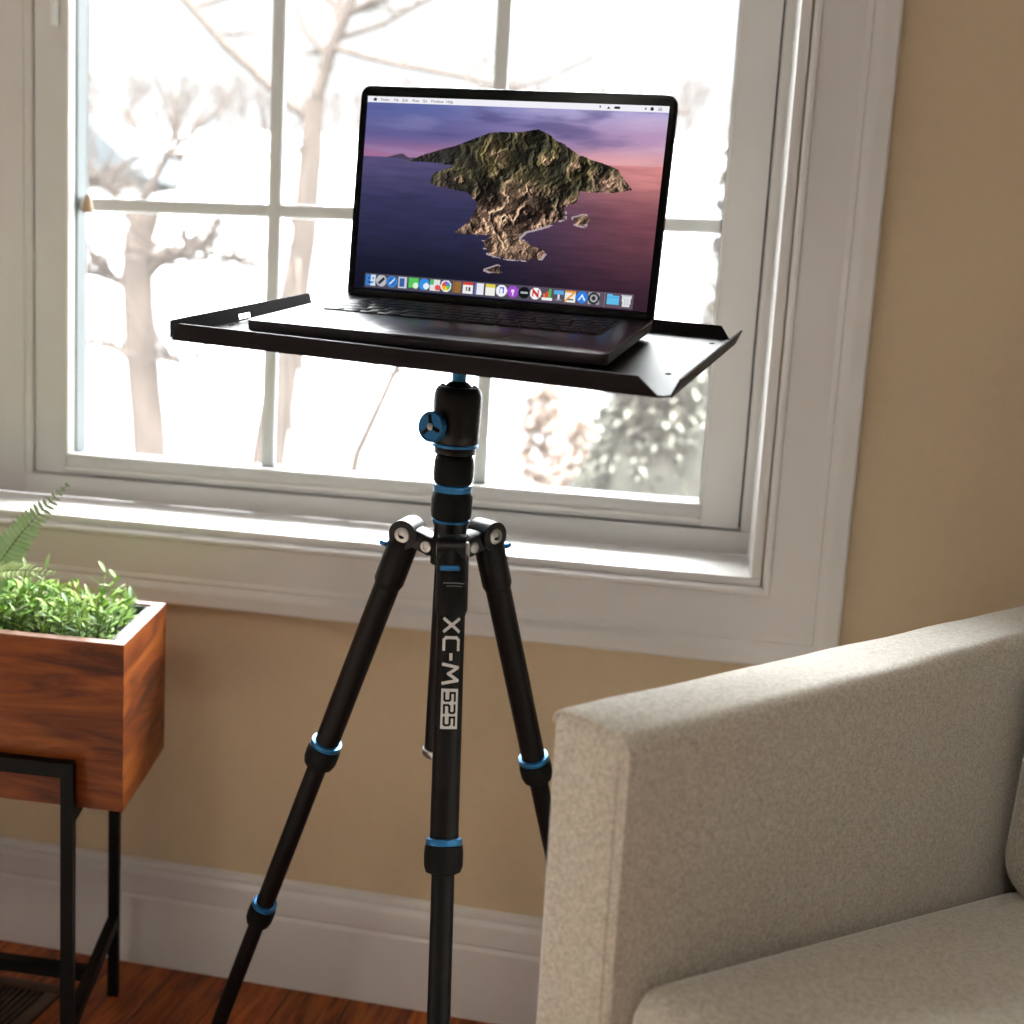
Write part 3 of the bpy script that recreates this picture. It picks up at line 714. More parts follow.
def make_leg(P, Q, S2, out, lettered, dark=False):
    """P pivot, Q first collar, S2 second-collar distance along the leg; the foot ends on the floor"""
    P, Q = V(P), V(Q); d = (Q-P).normalized(); s1 = (Q-P).length
    out = (V(out)-d*V(out).dot(d)).normalized(); side = d.cross(out)
    Ltot = (P.z-.004)/-d.z
    at_ = lambda s: P+d*s
    b = MB()
    b.lathe(P, d, [(-.004, .0118), (.0, .0140), (.050, .0142), (.0535, .0128), (.056, .0121), (s1-.014, .0121)], 36)
    leg = b.build('leg', M['anodized'], tp, 35)
    b = MB(); b.lathe(P, d, [(s1-.005, .0097), (S2-.006, .0097)], 28); b.build('middle_tube', M['anodized'], leg, 35)
    b = MB(); b.lathe(P, d, [(S2-.006, .0083), (Ltot-.045, .0083), (Ltot-.0445, .0078), (Ltot-.03, .0078)], 28); b.build('lower_tube', M['anodized'], leg, 35)
    b = MB(); b.lathe(P, d, [(Ltot-.032, .0088), (Ltot-.030, .0112), (Ltot-.010, .0125), (Ltot-.0045, .0118), (Ltot-.0035, .004)], 24); b.build('rubber_foot', M['rubber'], leg, 35)
    for s, r in ((s1, .0121), (S2, .0097)):
        b = MB(); b.lathe(P, d, [(s-.0165, r+.0002), (s-.0160, r+.0030), (s-.0125, r+.0036), (s-.0110, r+.0030), (s-.0105, r+.0008)], 36); b.build('blue_ring', M['blue'], leg, 35)
        b = MB(); b.lathe(P, d, [(s-.0112, r+.0010), (s-.0104, r+.0038), (s-.004, r+.0044), (s+.006, r+.0042), (s+.011, r+.0026), (s+.0128, r-.0012)], 36); b.build('twist_lock', M['rubber'], leg, 35)
    # pivot fork, bolt and release tab at the top
    inw = (AX0+V((0, 0, -.006))-P); 
    b = MB()
    ctr = P-d*.002
    b.tube([ctr-side*.0125, ctr+side*.0125], .0135, 24)
    hubp = AX0+AZ*(-.007)+(P-AX0-AZ*(P-AX0).dot(AZ)).normalized()*.013
    T = axis_T(ctr, (hubp-ctr), side); Lh = (hubp-ctr).length
    b.rbox(-.0105, .0105, -.0085, .0095, 0, Lh, .003, T)
    b.build('shoulder_bracket', M['casting'], leg, 35)
    for sg in (-1, 1):
        q = ctr+side*.0124*sg
        b = MB(); b.lathe(q, side*sg, [(0, .0072), (.0012, .0072), (.0018, .0062), (.0018, .0035), (.0008, .0030)], 20); b.build('pivot_bolt', M['steel'], leg, 35)
    if not lettered:
        for sg in (-1, 1):
            q = ctr.lerp(hubp, .80)+side*.0104*sg
            b = MB(); b.lathe(q, side*sg, [(0, .0052), (.0012, .0052), (.0016, .0042), (.0016, .0025), (.0008, .002)], 18); b.build('pivot_bolt', M['steel'], leg, 35)
    b = MB(); b.rbox(-.0085, .0085, -.0022, .0022, 0, .0068, .0012, axis_T(P+d*.016+out*.0130, out, side)); tb_ = b.build('release_tab', M['blue'], leg)
    if not lettered:
        b = MB(); b.lathe(P+d*.0265+out*.0118+side*.0075, out+side*.5, [(0, .0022), (.0016, .0022), (.002, .0015)], 12); b.build('small_screw', M['steel'], leg, 35)
    if lettered:
        r = .01225
        base_a = -.06                                             # angle of the label's middle round the tube
        view = (V((0, 0, H))-(P+d*.12)); view = (view-d*view.dot(d)).normalized(); vs = view.cross(d)
        if vs.x < 0: vs = -vs                                     # +vs points to the right of the photo
        def fm(x, y, rr=r):                                       # x down the leg, y round the tube
            a = (y+.0022)/rr+base_a
            return P+d*(x+.003)+(view*math.cos(a)+vs*math.sin(a))*(rr+.00015)
        b = MB(); 
        y0, hh = -.0070, .0140
        for ch, xa, xb in (('X', .0560, .0665), ('C', .0720, .0820), ('-', .0862, .0902), ('M', .0945, .1105)):
            for st in GL[ch]: stroke(b, fm, [(xa+px_*(xb-xa), y0+py_*hh*(.92 if True else 1)) for px_, py_ in st], .0026)
        b.build('lettering', M['print'], leg, recalc=False)
        b = MB()
        bx0, bx1, by0, by1 = .1150, .1485, -.0080, .0070
        K = 10; G = [[b.bm.verts.new(fm(bx0+(bx1-bx0)*i, by0+(by1-by0)*j/K)) for j in range(K+1)] for i in (0, 1)]
        for j in range(K): b.quad([G[0][j], G[0][j+1], G[1][j+1], G[1][j]])
        b.build('number_plate', M['print'], leg, recalc=False)
        b = MB(); fm2 = lambda x, y: fm(x, y)+view*.0002
        for ch, xa, xb in (('5', .1185, .1250), ('2', .1287, .1352), ('5', .1389, .1454)):
            for st in GL[ch]: stroke(b, fm2, [(xa+px_*(xb-xa), -.0050+py_*.0090) for px_, py_ in st], .0019)
        b.build('numerals', M['anodized'], leg, recalc=False)
        b = MB(); fm3 = lambda x, y: fm(x, y, .0143)
        stroke(b, fm3, [(.0255, -.0088), (.0255, .0102)], .0011); stroke(b, fm3, [(.0281, -.0060), (.0281, .0075)], .0007)
        b.build('fine_print', M['casting'] if False else pm('grey_print', (.16, .155, .15), .5), leg, recalc=False)
    return leg
make_leg((-.2212, .9223, .6736), (-.1989, .8513, .4263), .459, (.1, -1, .2), True)
make_leg((-.2040, .9816, .6805), (-.1566, 1.0619, .4322), .459, (.6, .8, .2), False)
make_leg((-.2752, .9630, .6789), (-.3613, .9957, .4450), .459, (-1, .1, .2), False)

# ------------------------------------------------------------------ planter, its stand and plants
PF = V((-.579, 1.0, 0)); PLd = V((-.9985, -.050, 0)).normalized(); PDd = V((-.272, .962, 0)).normalized()
PLen, PDep, PZ0, PZ1 = .62, .192, .353, .532
def pp(a, d_, z): q = PF+PLd*a+PDd*d_; return V((q.x, q.y, z))
pl = thing('planter_box', pp(PLen/2, PDep/2, PZ0), 'rectangular reddish wooden planter box on the black metal stand', 'planter')
tk = .0145
def pbox(b, a0, a1, d0, d1, z0, z1):
    return b.hull8([pp(a0, d0, z0), pp(a0, d1, z0), pp(a1, d1, z0), pp(a1, d0, z0), pp(a0, d0, z1), pp(a0, d1, z1), pp(a1, d1, z1), pp(a1, d0, z1)])
zr = PZ1-.0012
b = MB(); pbox(b, .0004, PLen, 0, tk, PZ0, zr); b.build('front_board', M['acacia'], pl)
b = MB(); pbox(b, .0004, PLen, PDep-tk, PDep, PZ0, zr); b.build('back_board', M['acacia'], pl)
b = MB(); pbox(b, 0, tk, tk, PDep-tk, PZ0, zr); b.hull8([pp(0, .0003, PZ0), pp(0, tk, PZ0), pp(.0004, tk, PZ0), pp(.0004, .0003, PZ0), pp(0, .0003, zr), pp(0, tk, zr), pp(.0004, tk, zr), pp(.0004, .0003, zr)]); b.build('end_board', M['acacia_side'], pl)
b = MB(); pbox(b, PLen-tk, PLen, tk, PDep-tk, PZ0, zr); b.build('end_board', M['acacia_side'], pl)
b = MB(); pbox(b, tk, PLen-tk, tk, PDep-tk, PZ0, PZ0+.01); b.build('bottom_board', M['acacia'], pl)
b = MB()
pbox(b, 0, PLen, 0, tk, zr, PZ1); pbox(b, 0, PLen, PDep-tk, PDep, zr, PZ1); pbox(b, 0, tk, tk, PDep-tk, zr, PZ1); pbox(b, PLen-tk, PLen, tk, PDep-tk, zr, PZ1)
tag(b.build('rim', M['acacia_rim'], pl), 'pale top edge')  # top edge has its own paler brown than the boards
b = MB(); i0, i1 = tk+.003, tk+.0055
for (a0, a1, d0, d1) in ((i0, PLen-i0, i0, i1), (i0, PLen-i0, PDep-i1, PDep-i0), (i0, i1, i1, PDep-i1), (PLen-i1, PLen-i0, i1, PDep-i1)):
    pbox(b, a0, a1, d0, d1, PZ0+.0105, PZ1-.002)
b.build('liner', M['black_liner'], pl)
b = MB(); pbox(b, i1, PLen-i1, i1, PDep-i1, PZ0+.02, PZ1-.022)
so = tag(b.build('potting_soil', M['soil']), 'dark soil inside the wooden planter', 'soil', kind='stuff')

st = thing('plant_stand', pp(PLen/2, PDep/2, 0), 'black square-tube metal stand carrying the wooden planter', 'plant stand')
PSd = V((-.33, .944, 0)).normalized()
def sbox(b, a0, a1, d0, d1, z0, z1):
    f = lambda a, d, z: V(((PF+PLd*a+PSd*d).x, (PF+PLd*a+PSd*d).y, z))
    return b.hull8([f(a0, d0, z0), f(a0, d1, z0), f(a1, d1, z0), f(a1, d0, z0), f(a0, d0, z1), f(a0, d1, z1), f(a1, d1, z1), f(a1, d0, z1)])
bw = .0138; a1_, a2_ = .0515, PLen-.0515; dF, dB = -bw-.001, .222
for a_0 in (a1_, a2_-bw):
    for d_0 in (dF, dB):
        b = MB(); sbox(b, a_0, a_0+bw, d_0, d_0+bw, 0, .4045); b.build('leg', M['black_steel'], st)
    b = MB(); sbox(b, a_0+.0005, a_0+bw-.0005, dF+bw, dB, .337, PZ0-.0005); b.build('side_bar', M['black_steel'], st)
    b = MB(); sbox(b, a_0+.0005, a_0+bw-.0005, dF+bw, dB, .095, .1105); b.build('side_stretcher', M['black_steel'], st)
for d_0 in (dF, dB):
    b = MB(); sbox(b, a1_+bw, a2_-bw, d_0+.0002, d_0+bw-.0002, .3885, .404); b.build('top_bar', M['black_steel'], st)
b = MB(); sbox(b, a1_+bw-.0005, a2_-bw+.0005, PDep/2, PDep/2+bw, .0955, .110); b.build('middle_stretcher', M['black_steel'], st)

def leaf(b, base, d, nrm, L, w, curl=.25, n=4):
    d = V(d).normalized(); nrm = V(nrm); nrm = (nrm-d*nrm.dot(d)).normalized(); s = d.cross(nrm)
    prev = None
    for i in range(n+1):
        f = i/n
        c_ = V(base)+d*L*f-nrm*curl*L*f*f
        ww = w*.5*math.sin(PI*min(1, .12+f*.88))**.8 if i < n else 0
        fold = nrm*ww*.35
        cur = [b.bm.verts.new(c_-s*ww+fold), b.bm.verts.new(c_), b.bm.verts.new(c_+s*ww+fold)] if i < n else [b.bm.verts.new(c_)]
        if prev:
            if i < n:
                b.quad([prev[0], prev[1], cur[1], cur[0]], True); b.quad([prev[1], prev[2], cur[2], cur[1]], True)
            else:
                b.quad([prev[0], prev[1], cur[0]], True); b.quad([prev[1], prev[2], cur[0]], True)
        prev = cur
rnd = random.Random(3)
def sprig(b, base, top_h, lean, nleaf, Lr, wr, mi):
    base = V(base); tip = base+V((lean[0], lean[1], top_h))
    b.mi = 4; b.tube([base, base.lerp(tip, .5)+V((0, 0, .004)), tip], [.0011, .0009, .0005], 5, False)
    for k in range(nleaf):
        f = .18+.82*(k+1)/nleaf
        p = base.lerp(tip, f); a = k*2.4+rnd.random(); upw = .25+.85*f*rnd.uniform(.6, 1.2)
        d_ = V((math.cos(a), math.sin(a), upw)); b.mi = mi if rnd.random() < .75 else rnd.choice((0, 1, 2, 3))
        leaf(b, p, d_, V((-math.cos(a)*.6, -math.sin(a)*.6, 1)), rnd.uniform(*Lr), rnd.uniform(*wr), rnd.uniform(.05, .4))
def leafy(a_off, lab, tall):
  gp = thing('leafy_plant', pp(a_off+.17, PDep/2, PZ1-.021), lab, 'plant')
  b = MB()
  for k in range(230):
      a_, d_ = a_off+rnd.uniform(.030, .30), rnd.uniform(.030, PDep-.030)
      edge = min(a_-a_off-.03, d_-.03, PDep-.03-d_)
      hgt = rnd.uniform(.024, .040)+min(.02, max(0, edge)*.5)*rnd.uniform(.4, 1.1)
      q = pp(a_, d_, PZ1-.024)
      sprig(b, q, hgt, (rnd.uniform(-.010, .010), rnd.uniform(-.010, .010)), rnd.randint(6, 9), (.013, .024), (.0030, .0062), rnd.choice((0, 0, 0, 1, 1, 2, 3)))
  for (a_, d_, h_, m_) in ((.070, .145, .066, 2), (.060, .155, .058, 2), (.145, .15, .062, 2), (.17, .15, .060, 2)) if tall else ():
      sprig(b, pp(a_, d_, PZ1-.024), h_, (.006, .0), 7, (.015, .024), (.004, .0065), m_)
  b.build('foliage', [M['leafA'], M['leafB'], M['leafC'], M['leafD'], M['stem']], gp, recalc=False)
  b = MB(); b.lathe(pp(.13, .115, PZ1+.012), (.1, -.2, 1), [(0, .001), (.002, .006), (.005, .007), (.008, .003)], 12); b.build('pink_bud', M['pink_pebble'], gp)
leafy(0, 'bushy low plant with bright green pointed leaves in the right end of the planter', True)
leafy(.29, 'bushy low plant with bright green pointed leaves in the left end of the planter', False)

fn = thing('fern', (-.80, 1.075, PZ1-.021), 'feathery fern with arching fronds at the left of the planter', 'fern')
def bez(p, q, r_, s_, n_):
    return [V(p)*(1-t)**3+V(q)*3*t*(1-t)**2+V(r_)*3*t*t*(1-t)+V(s_)*t**3 for t in [i/n_ for i in range(n_+1)]]
def frond(pts, wl, mat, nrm=(0, -.6, .8)):
    b = MB(); b.mi = 1; N = len(pts); b.tube(pts, [.0011*(1-.7*i/N) for i in range(N)], 5, False); b.mi = 0
    nrm = V(nrm)
    for i in range(3, N):
        f = i/(N-1); d_ = (pts[min(i+1, N-1)]-pts[i-1]).normalized(); s_ = d_.cross(nrm).normalized()
        L_ = wl*math.sin(PI*min(1, .25+.72*f))**.9*(1 if i < N-1 else .7)
        for sg in (-1, 1):
            leaf(b, pts[i], s_*sg+d_*.45+nrm*rnd.uniform(-.15, .25), nrm, max(.004, L_)*rnd.uniform(.9, 1.1), max(.003, L_*.38), .18, 3)
    b.build('frond', [mat, M['stem']], fn, recalc=False)
frond(bez((-.80, 1.07, .51), (-.785, 1.065, .58), (-.74, 1.06, .625), (-.682, 1.06, .682), 34), .0215, M['fern'], (.5, -.75, .35))
frond(bez((-.80, 1.06, .51), (-.79, 1.04, .585), (-.74, 1.03, .595), (-.678, 1.03, .592), 30), .020, M['fern2'])
frond(bez((-.80, 1.06, .51), (-.80, 1.03, .60), (-.78, 1.0, .61), (-.75, .985, .565), 24), .018, M['fern2'])
frond(bez((-.80, 1.08, .51), (-.82, 1.09, .60), (-.86, 1.09, .66), (-.92, 1.08, .67), 30), .020, M['fern'])
frond(bez((-.80, 1.06, .51), (-.82, 1.03, .58), (-.87, 1.01, .61), (-.92, 1.0, .585), 28), .020, M['fern2'])

# unseen rug added to keep red floor bounce off the sofa
M['rug'] = mottled('bounce_rug_wool', (.52, .45, .37), (.62, .54, .45), 180, .95, .6, .003)
b = MB(); b.rbox(-2.1, -.17, -1.7, .56, 0, .007, .003)
tag(b.build('bounce_rug', M['rug']), 'added unseen beige rug in front of the sofa, for neutral bounce', 'rug')
# floor register
fr = thing('floor_register', (-.92, 1.14, 0), 'dark bronze slotted floor register beside the baseboard under the planter', 'floor vent')
b = MB()
for (x0, x1, y0, y1) in ((-1.08, -.772, 1.185, 1.203), (-1.08, -.772, 1.055, 1.073), (-1.08, -1.06, 1.073, 1.185), (-.792, -.772, 1.073, 1.185)):
    b.rbox(x0, x1, y0, y1, 0, .005, .0012)
b.build('rim', M['register'], fr)
b = MB(); b.box(-1.06, -.792, 1.073, 1.185, 0, .0008); b.build('opening', M['dark_gap'], fr)
x = -1.056
while x < -.794:
    b = MB(); b.box(x, x+.0032, 1.0735, 1.1845, .001, .0042); b.build('slat', M['register'], fr); x += .0088

# ------------------------------------------------------------------ sofa
SP = V((-.0885, .654, 0)); sa = math.radians(38.5)
dd = V((math.sin(sa), math.cos(sa), 0)); rr = V((math.cos(sa), -math.sin(sa), 0))
def sp(t_, s_, z): q = SP+rr*t_+dd*s_; return V((q.x, q.y, z))
sf = thing('sofa', sp(.55, .4, 0), 'oatmeal linen sofa with a slim rounded arm, right of the tripod', 'sofa')
AT = .0665
def arm_profile(inset=0., W=AT):
    pts = [(0, .085)]
    def arc(cx, cz, r, a0, a1, n):
        for k in range(n+1):
            a = math.radians(a0+(a1-a0)*k/n); pts.append((cx+r*math.cos(a), cz+r*math.sin(a)))
    arc(.0085, .6235, .0085, 180, 95, 6)
    pts.append((.024, .6325))
    pts.append((W-.030, .6325))
    arc(W-.013, .6185, .013, 85, 0, 9)
    pts.append((W, .45)); pts.append((W, .085))
    cx_, cz_ = W/2, .36
    return [(x+(inset if x < cx_ else -inset)*1., z-(inset if z > cz_ else -inset)) for x, z in pts]
def make_arm(t0, mirror):
    pr0 = arm_profile()
    def P3(x, s_, z): return sp(t0+(AT-x if mirror else x), s_, z)
    secs = [(.0, .0060), (.0010, .0034), (.0030, .0012), (.0065, .0)]
    ss = [.004+.752*k/24 for k in range(1, 25)]; ss[0] = .012+.752/24
    rings = []
    for s_, ins in secs: rings.append([P3(x, s_, z) for x, z in arm_profile(ins)])
    for s_ in ss:
        rr_ = []
        for x, z in pr0:
            w = .0016*noise.noise(V((s_*9, z*9, t0*7)))
            top = 1 if z > .6 else 0
            rr_.append(P3(x+(w if x > AT*.6 else 0), s_, z+top*.0016*noise.noise(V((s_*12, x*20, 3)))))
        rings.append(rr_)
    b = MB(); b.rings(rings)
    arm = b.build('arm', M['linen'], sf, 60)
    b = MB()     # welt along the front edge of the arm
    b.tube([P3(x, .0016, z) for x, z in arm_profile(.0012) if z > .09], .0013, 8); b.build('welt', M['linen'], arm)
    b = MB(); b.tube([P3(AT-.0078, -.0002, .09+.525*k/20) for k in range(21)], .00035, 5); b.build('seam', M['seam'], arm)
    return arm
SW = 1.30                                             # total width
make_arm(0, False); make_arm(SW-AT, True)
def rounded(dims, r, n, crown=(0, 0, 0)):
    """soft block: dims half sizes, r rounding radius"""
    bb = bmesh.new(); bmesh.ops.create_cube(bb, size=2); bmesh.ops.subdivide_edges(bb, edges=bb.edges[:], cuts=n, use_grid_fill=True)
    h = V(dims)
    for v in bb.verts:
        u_ = v.co.copy()
        u_ = V([math.copysign(abs(q)**.8, q) for q in u_])
        p = V((u_.x*h.x, u_.y*h.y, u_.z*h.z))
        q = V([max(-(h[i]-r), min(h[i]-r, p[i])) for i in range(3)])
        e = p-q
        if e.length > 1e-9: p = q+e.normalized()*r
        for i in range(3):
            j, k = (i+1) % 3, (i+2) % 3
            p[i] += math.copysign(crown[i]*(1-min(1, (p[j]/h[j])**2))*(1-min(1, (p[k]/h[k])**2)), p[i]) if abs(p[i]) > h[i]*.5 else 0
        v.co = p
    return bb
def cushion(name, t0, t1, s0, s1, z0, z1, tilt, r, crown):
    c_ = sp((t0+t1)/2, (s0+s1)/2, (z0+z1)/2)
    T = frame_T(c_, rr, dd, V((0, 0, 1))) @ Matrix.Rotation(tilt, 4, 'X')
    b = MB(); b.merge(rounded(((t1-t0)/2, (s1-s0)/2, (z1-z0)/2), r, 22, crown), T, True)
    return b.build(name, M['linen'], sf)
mid = SW/2
for (t0, t1) in ((AT+.001, mid-.001), (mid+.001, SW-AT-.001)):
    cushion('seat_cushion', t0, t1, -.004, .530, .322, .440, math.radians(-9.2), .024, (0, 0, .008))
    cushion('back_cushion', t0+.004, t1-.004, .488, .618, .392, .75, math.radians(-8), .04, (0, .015, .01))
b = MB()
b.hull8([sp(AT, .02, .085), sp(SW-AT, .02, .085), sp(SW-AT, .66, .085), sp(AT, .66, .085), sp(AT, .02, .335), sp(SW-AT, .02, .335), sp(SW-AT, .66, .27), sp(AT, .66, .27)])
b.build('base_frame', M['linen'], sf)
b = MB()
T = frame_T(sp(mid, .71, .40), rr, dd, V((0, 0, 1)))
b.merge(rounded((SW/2-AT-.001, .045, .315), .02, 10), T, True); b.build('back_frame', M['linen'], sf)
for t_ in (.035, SW-.035):
    for s_ in (.05, .71):
        b = MB(); b.lathe(sp(t_, s_, 0), (0, 0, 1), [(0, .011), (.085, .018)], 16); b.build('leg', M['dark_wood'], sf, 40)

# ------------------------------------------------------------------ outdoors
b = MB()
NXg, NYg = 60, 50
def gz(x, y):
    h_ = -.42+.02*max(0, y-4)
    if y > 12: h_ += (y-12)*.225
    return h_+.07*noise.noise(V((x*.25, y*.25, 0)))+.02*noise.noise(V((x*1.1, y*1.1, 4)))
G = []
for j in range(NYg+1):
    y = 1.51+(j/NYg)**2.2*80
    G.append([b.bm.verts.new((-75+130*i/NXg, y, gz(-75+130*i/NXg, y))) for i in range(NXg+1)])
for j in range(NYg):
    for i in range(NXg): b.quad([G[j][i], G[j][i+1], G[j+1][i+1], G[j+1][i]], True)
b.build('ground', M['snow']).name = 'ground'
g_ = bpy.data.objects['ground']; g_['kind'] = 'structure'; g_['label'] = 'snow covered ground outside'

def wob(pts, n_=4, a=.02, seed=0):
    out = []
    pts = [V(p) for p in pts]
    for i, (p, q) in enumerate(zip(pts, pts[1:])):
        for k in range(n_):
            f = k/n_; v = p.lerp(q, f)
            out.append(v+V((noise.noise(v*1.7+V((seed, 0, 0))), noise.noise(v*1.7+V((0, seed, 5))), 0))*a)
    out.append(pts[-1]); return out
def limb(b, pts, r0, r1, a=.03, seed=0, n_=8, twigs=0, tr_=None, tl=.4):
    P = wob(pts, 4, a, seed); N = len(P)
    b.tube(P, [r0+(r1-r0)*i/(N-1) for i in range(N)], n_)
    for k in range(twigs):
        i = tr_.randint(N//3, N-1); q = P[i]; dv = V((tr_.uniform(-1, 1), tr_.uniform(-.6, .6), tr_.uniform(-.1, .9))).normalized()
        L_ = tl*tr_.uniform(.5, 1.2); e = q+dv*L_; mdl = q.lerp(e, .5)+V((0, 0, -.06*L_))
        b.tube([q, mdl, e], [r1*.6+.004, r1*.4+.0035, .003], 4, False)
        for _ in range(2):
            f = q.lerp(e, tr_.uniform(.4, .9)); dv2 = (dv+V((tr_.uniform(-1, 1), tr_.uniform(-1, 1), tr_.uniform(-.5, .7)))).normalized()
            b.tube([f, f+dv2*L_*.45], [.0038, .0028], 3, False)
tw = random.Random(11)
t = thing('bare_tree', (-3.30, 6, -.40), 'leaning bare trunk seen through the left panes, twiggy and broken at the top', 'tree')
b = MB(); limb(b, [(-3.27, 6, -.45), (-3.302, 6, .064), (-3.352, 6, .476), (-3.41, 6, 1.056), (-3.425, 6, 1.40), (-3.36, 6, 1.62)], .112, .080, .03, 1, 12); b.build('trunk', M['bark'], t, 60)
for (p, q, r_) in (((-3.41, 6, 1.15), (-3.05, 6, 1.34), .028), ((-3.40, 6, 1.05), (-3.8, 6.1, 1.2), .026), ((-3.37, 6, .62), (-3.75, 6, .78), .016), ((-3.38, 6, .70), (-3.0, 5.9, .66), .016), ((-3.40, 6, 1.3), (-2.7, 6.1, 1.28), .020), ((-3.36, 6, 1.6), (-3.1, 6, 2.0), .02), ((-3.40, 6, 1.5), (-3.8, 6, 1.75), .02)):
    b = MB(); limb(b, [p, V(p).lerp(V(q), .5)+V((0, 0, .07)), q], r_*1.3, r_*.6, .05, 3, 6, 26, tw, .42); b.build('branch', M['bark'], t)
t = thing('bare_tree', (-2.55, 6.3, -.42), 'bare forked tree whose trunk passes left of the laptop', 'tree')
b = MB(); limb(b, [(-2.66, 6.3, -.45), (-2.70, 6.3, .12), (-2.635, 6.3, .53), (-2.575, 6.3, 1.13), (-2.52, 6.3, 1.48), (-2.485, 6.3, 1.98), (-2.465, 6.3, 2.26)], .118, .058, .02, 2, 12); b.build('trunk', M['bark'], t, 60)
for pts, r0, r1, n_ in (([(-2.465, 6.3, 2.24), (-2.39, 6.3, 2.49), (-2.27, 6.3, 2.81), (-2.2, 6.3, 3.4)], .04, .022, 8), ([(-2.46, 6.3, 2.13), (-2.75, 6.3, 2.34), (-3.04, 6.3, 2.56), (-3.33, 6.3, 2.84), (-3.7, 6.3, 3.3)], .030, .016, 3),
                        ([(-2.39, 6.3, 2.56), (-2.15, 6.2, 2.48), (-1.79, 6.2, 2.41), (-1.49, 6.2, 2.36), (-1.14, 6.2, 2.28), (-.3, 6.2, 2.2)], .020, .008, 6), ([(-2.38, 6.3, 2.60), (-2.09, 6.3, 2.68), (-1.81, 6.3, 2.81), (-1.3, 6.3, 3.1)], .016, .007, 6),
                        ([(-2.50, 6.3, 1.92), (-2.60, 6.3, 2.02), (-2.80, 6.3, 2.1)], .02, .006, 5), ([(-2.53, 6.3, 1.45), (-2.66, 6.3, 1.7), (-2.75, 6.4, 2.0)], .022, .008, 4), ([(-2.50, 6.3, 1.55), (-2.42, 6.3, 1.9), (-2.41, 6.3, 2.3)], .016, .006, 3)):
    b = MB(); limb(b, pts, r0*1.05, r1*1.25, .04, r0*90, 7, n_, tw, .45); b.build('branch', M['bark'], t)
t = thing('sapling', (-1.38, 4.2, -.41), 'thin bare sapling under the tray, slanting left of the ball head', 'sapling')
b = MB(); limb(b, [(-1.55, 4.2, -.44), (-1.42, 4.2, .43), (-1.31, 4.2, .67), (-1.24, 4.2, .83), (-1.12, 4.2, 1.25)], .026, .012, .03, 5, 6, 6, tw, .35); b.build('stem', M['bark'], t)
for x0, x1, y_, lb in ((-2.42, -2.46, 6.0, 'thin upright bare sapling just right of the forked trunk'), (-2.22, -2.24, 5.6, 'thin upright bare sapling nearest the tripod on its left')):
    t = tag(MB().tube(wob([(x0, y_, -.44), (x0, y_, .2), (x1, y_, .82), (x1-.02, y_, 1.3)], 4, .03, x0), [.013]*12+[.009], 6).build('sapling', M['bark']), lb, 'sapling')

def conifer(name, x, y, h_, w, seed, lab, mat, group=None, n=900):
    R = random.Random(seed); z0 = gz(x, y)-.02
    t = thing(name, (x, y, z0), lab, 'shrub', group)
    b = MB(); b.tube([(x, y, z0), (x+.02, y, z0+h_*.95)], [.03, .008], 6); b.build('stem', M['bark'], t)
    b = MB()
    for k in range(n):
        f = R.random()**.8; a = R.uniform(0, 2*PI); r_ = w*(1-f*.62)*(.55+.45*R.random())*(.8+.3*noise.noise(V((a*1.3, f*5, seed))))
        p = V((x+r_*math.cos(a), y+r_*math.sin(a), z0+.05+h_*f)); dv = V((math.cos(a), math.sin(a), R.uniform(-.25, .5))).normalized()
        for q in range(9):
            d2 = (dv+V((R.uniform(-.9, .9), R.uniform(-.9, .9), R.uniform(-.6, .9)))).normalized()
            leaf(b, p+V((R.uniform(-.04, .04), R.uniform(-.04, .04), R.uniform(-.03, .03))), d2, V((0, 0, 1)), R.uniform(.05, .11), R.uniform(.015, .035), .1, 2)
    if n > 600 and h_ < 2:                                               # added dark core, blocks bright snow behind the leaves
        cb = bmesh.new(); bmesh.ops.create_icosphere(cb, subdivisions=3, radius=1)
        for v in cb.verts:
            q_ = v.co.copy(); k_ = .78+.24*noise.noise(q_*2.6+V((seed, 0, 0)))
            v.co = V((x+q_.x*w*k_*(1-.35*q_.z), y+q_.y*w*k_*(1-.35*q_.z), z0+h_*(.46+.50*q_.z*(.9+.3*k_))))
        core_ = MB(); core_.merge(cb, None, True); core_.build('dark_core', M['dark_core'], t)
    b.build('foliage', mat, t, recalc=False)
conifer('evergreen_shrub', -.25, 4.2, 1.20, .46, 21, 'grey green evergreen shrub outside the lower right pane', M['needles'])
conifer('evergreen_shrub', .06, 7.2, 2.5, .50, 22, 'taller russet tinted shrub just right of the laptop screen outside', M['dry_leaf'])

# row of far bare trees on the rise
def far_tree_mesh(seed):
    R = random.Random(seed); b = MB()
    def grow(p, d_, L_, r_, lev):
        q = p+d_*L_
        b.tube([p, p.lerp(q, .5)+V((R.uniform(-.1, .1), R.uniform(-.1, .1), 0))*L_*.3, q], [r_, r_*.85, r_*.6], 4 if lev < 2 else 3, False)
        if lev >= 5: return
        for _ in range(3 if lev else 4):
            nd = (d_+V((R.uniform(-1, 1), R.uniform(-1, 1), R.uniform(-.2, .7)))*.75).normalized()
            grow(p.lerp(q, R.uniform(.6, 1)), nd, L_*R.uniform(.55, .78), r_*.6, lev+1)
    grow(V((0, 0, -.3)), V((0, 0, 1)), 2.0, .16, 0)
    return b
fm_ = []
for k in range(3):
    o = far_tree_mesh(40+k).build('far_bare_tree', M['bark_far']); fm_.append(o)
fxs = [(-52+k*1.75+tw.uniform(-.5, .5), 68+tw.uniform(-3, 5)) for k in range(36)]
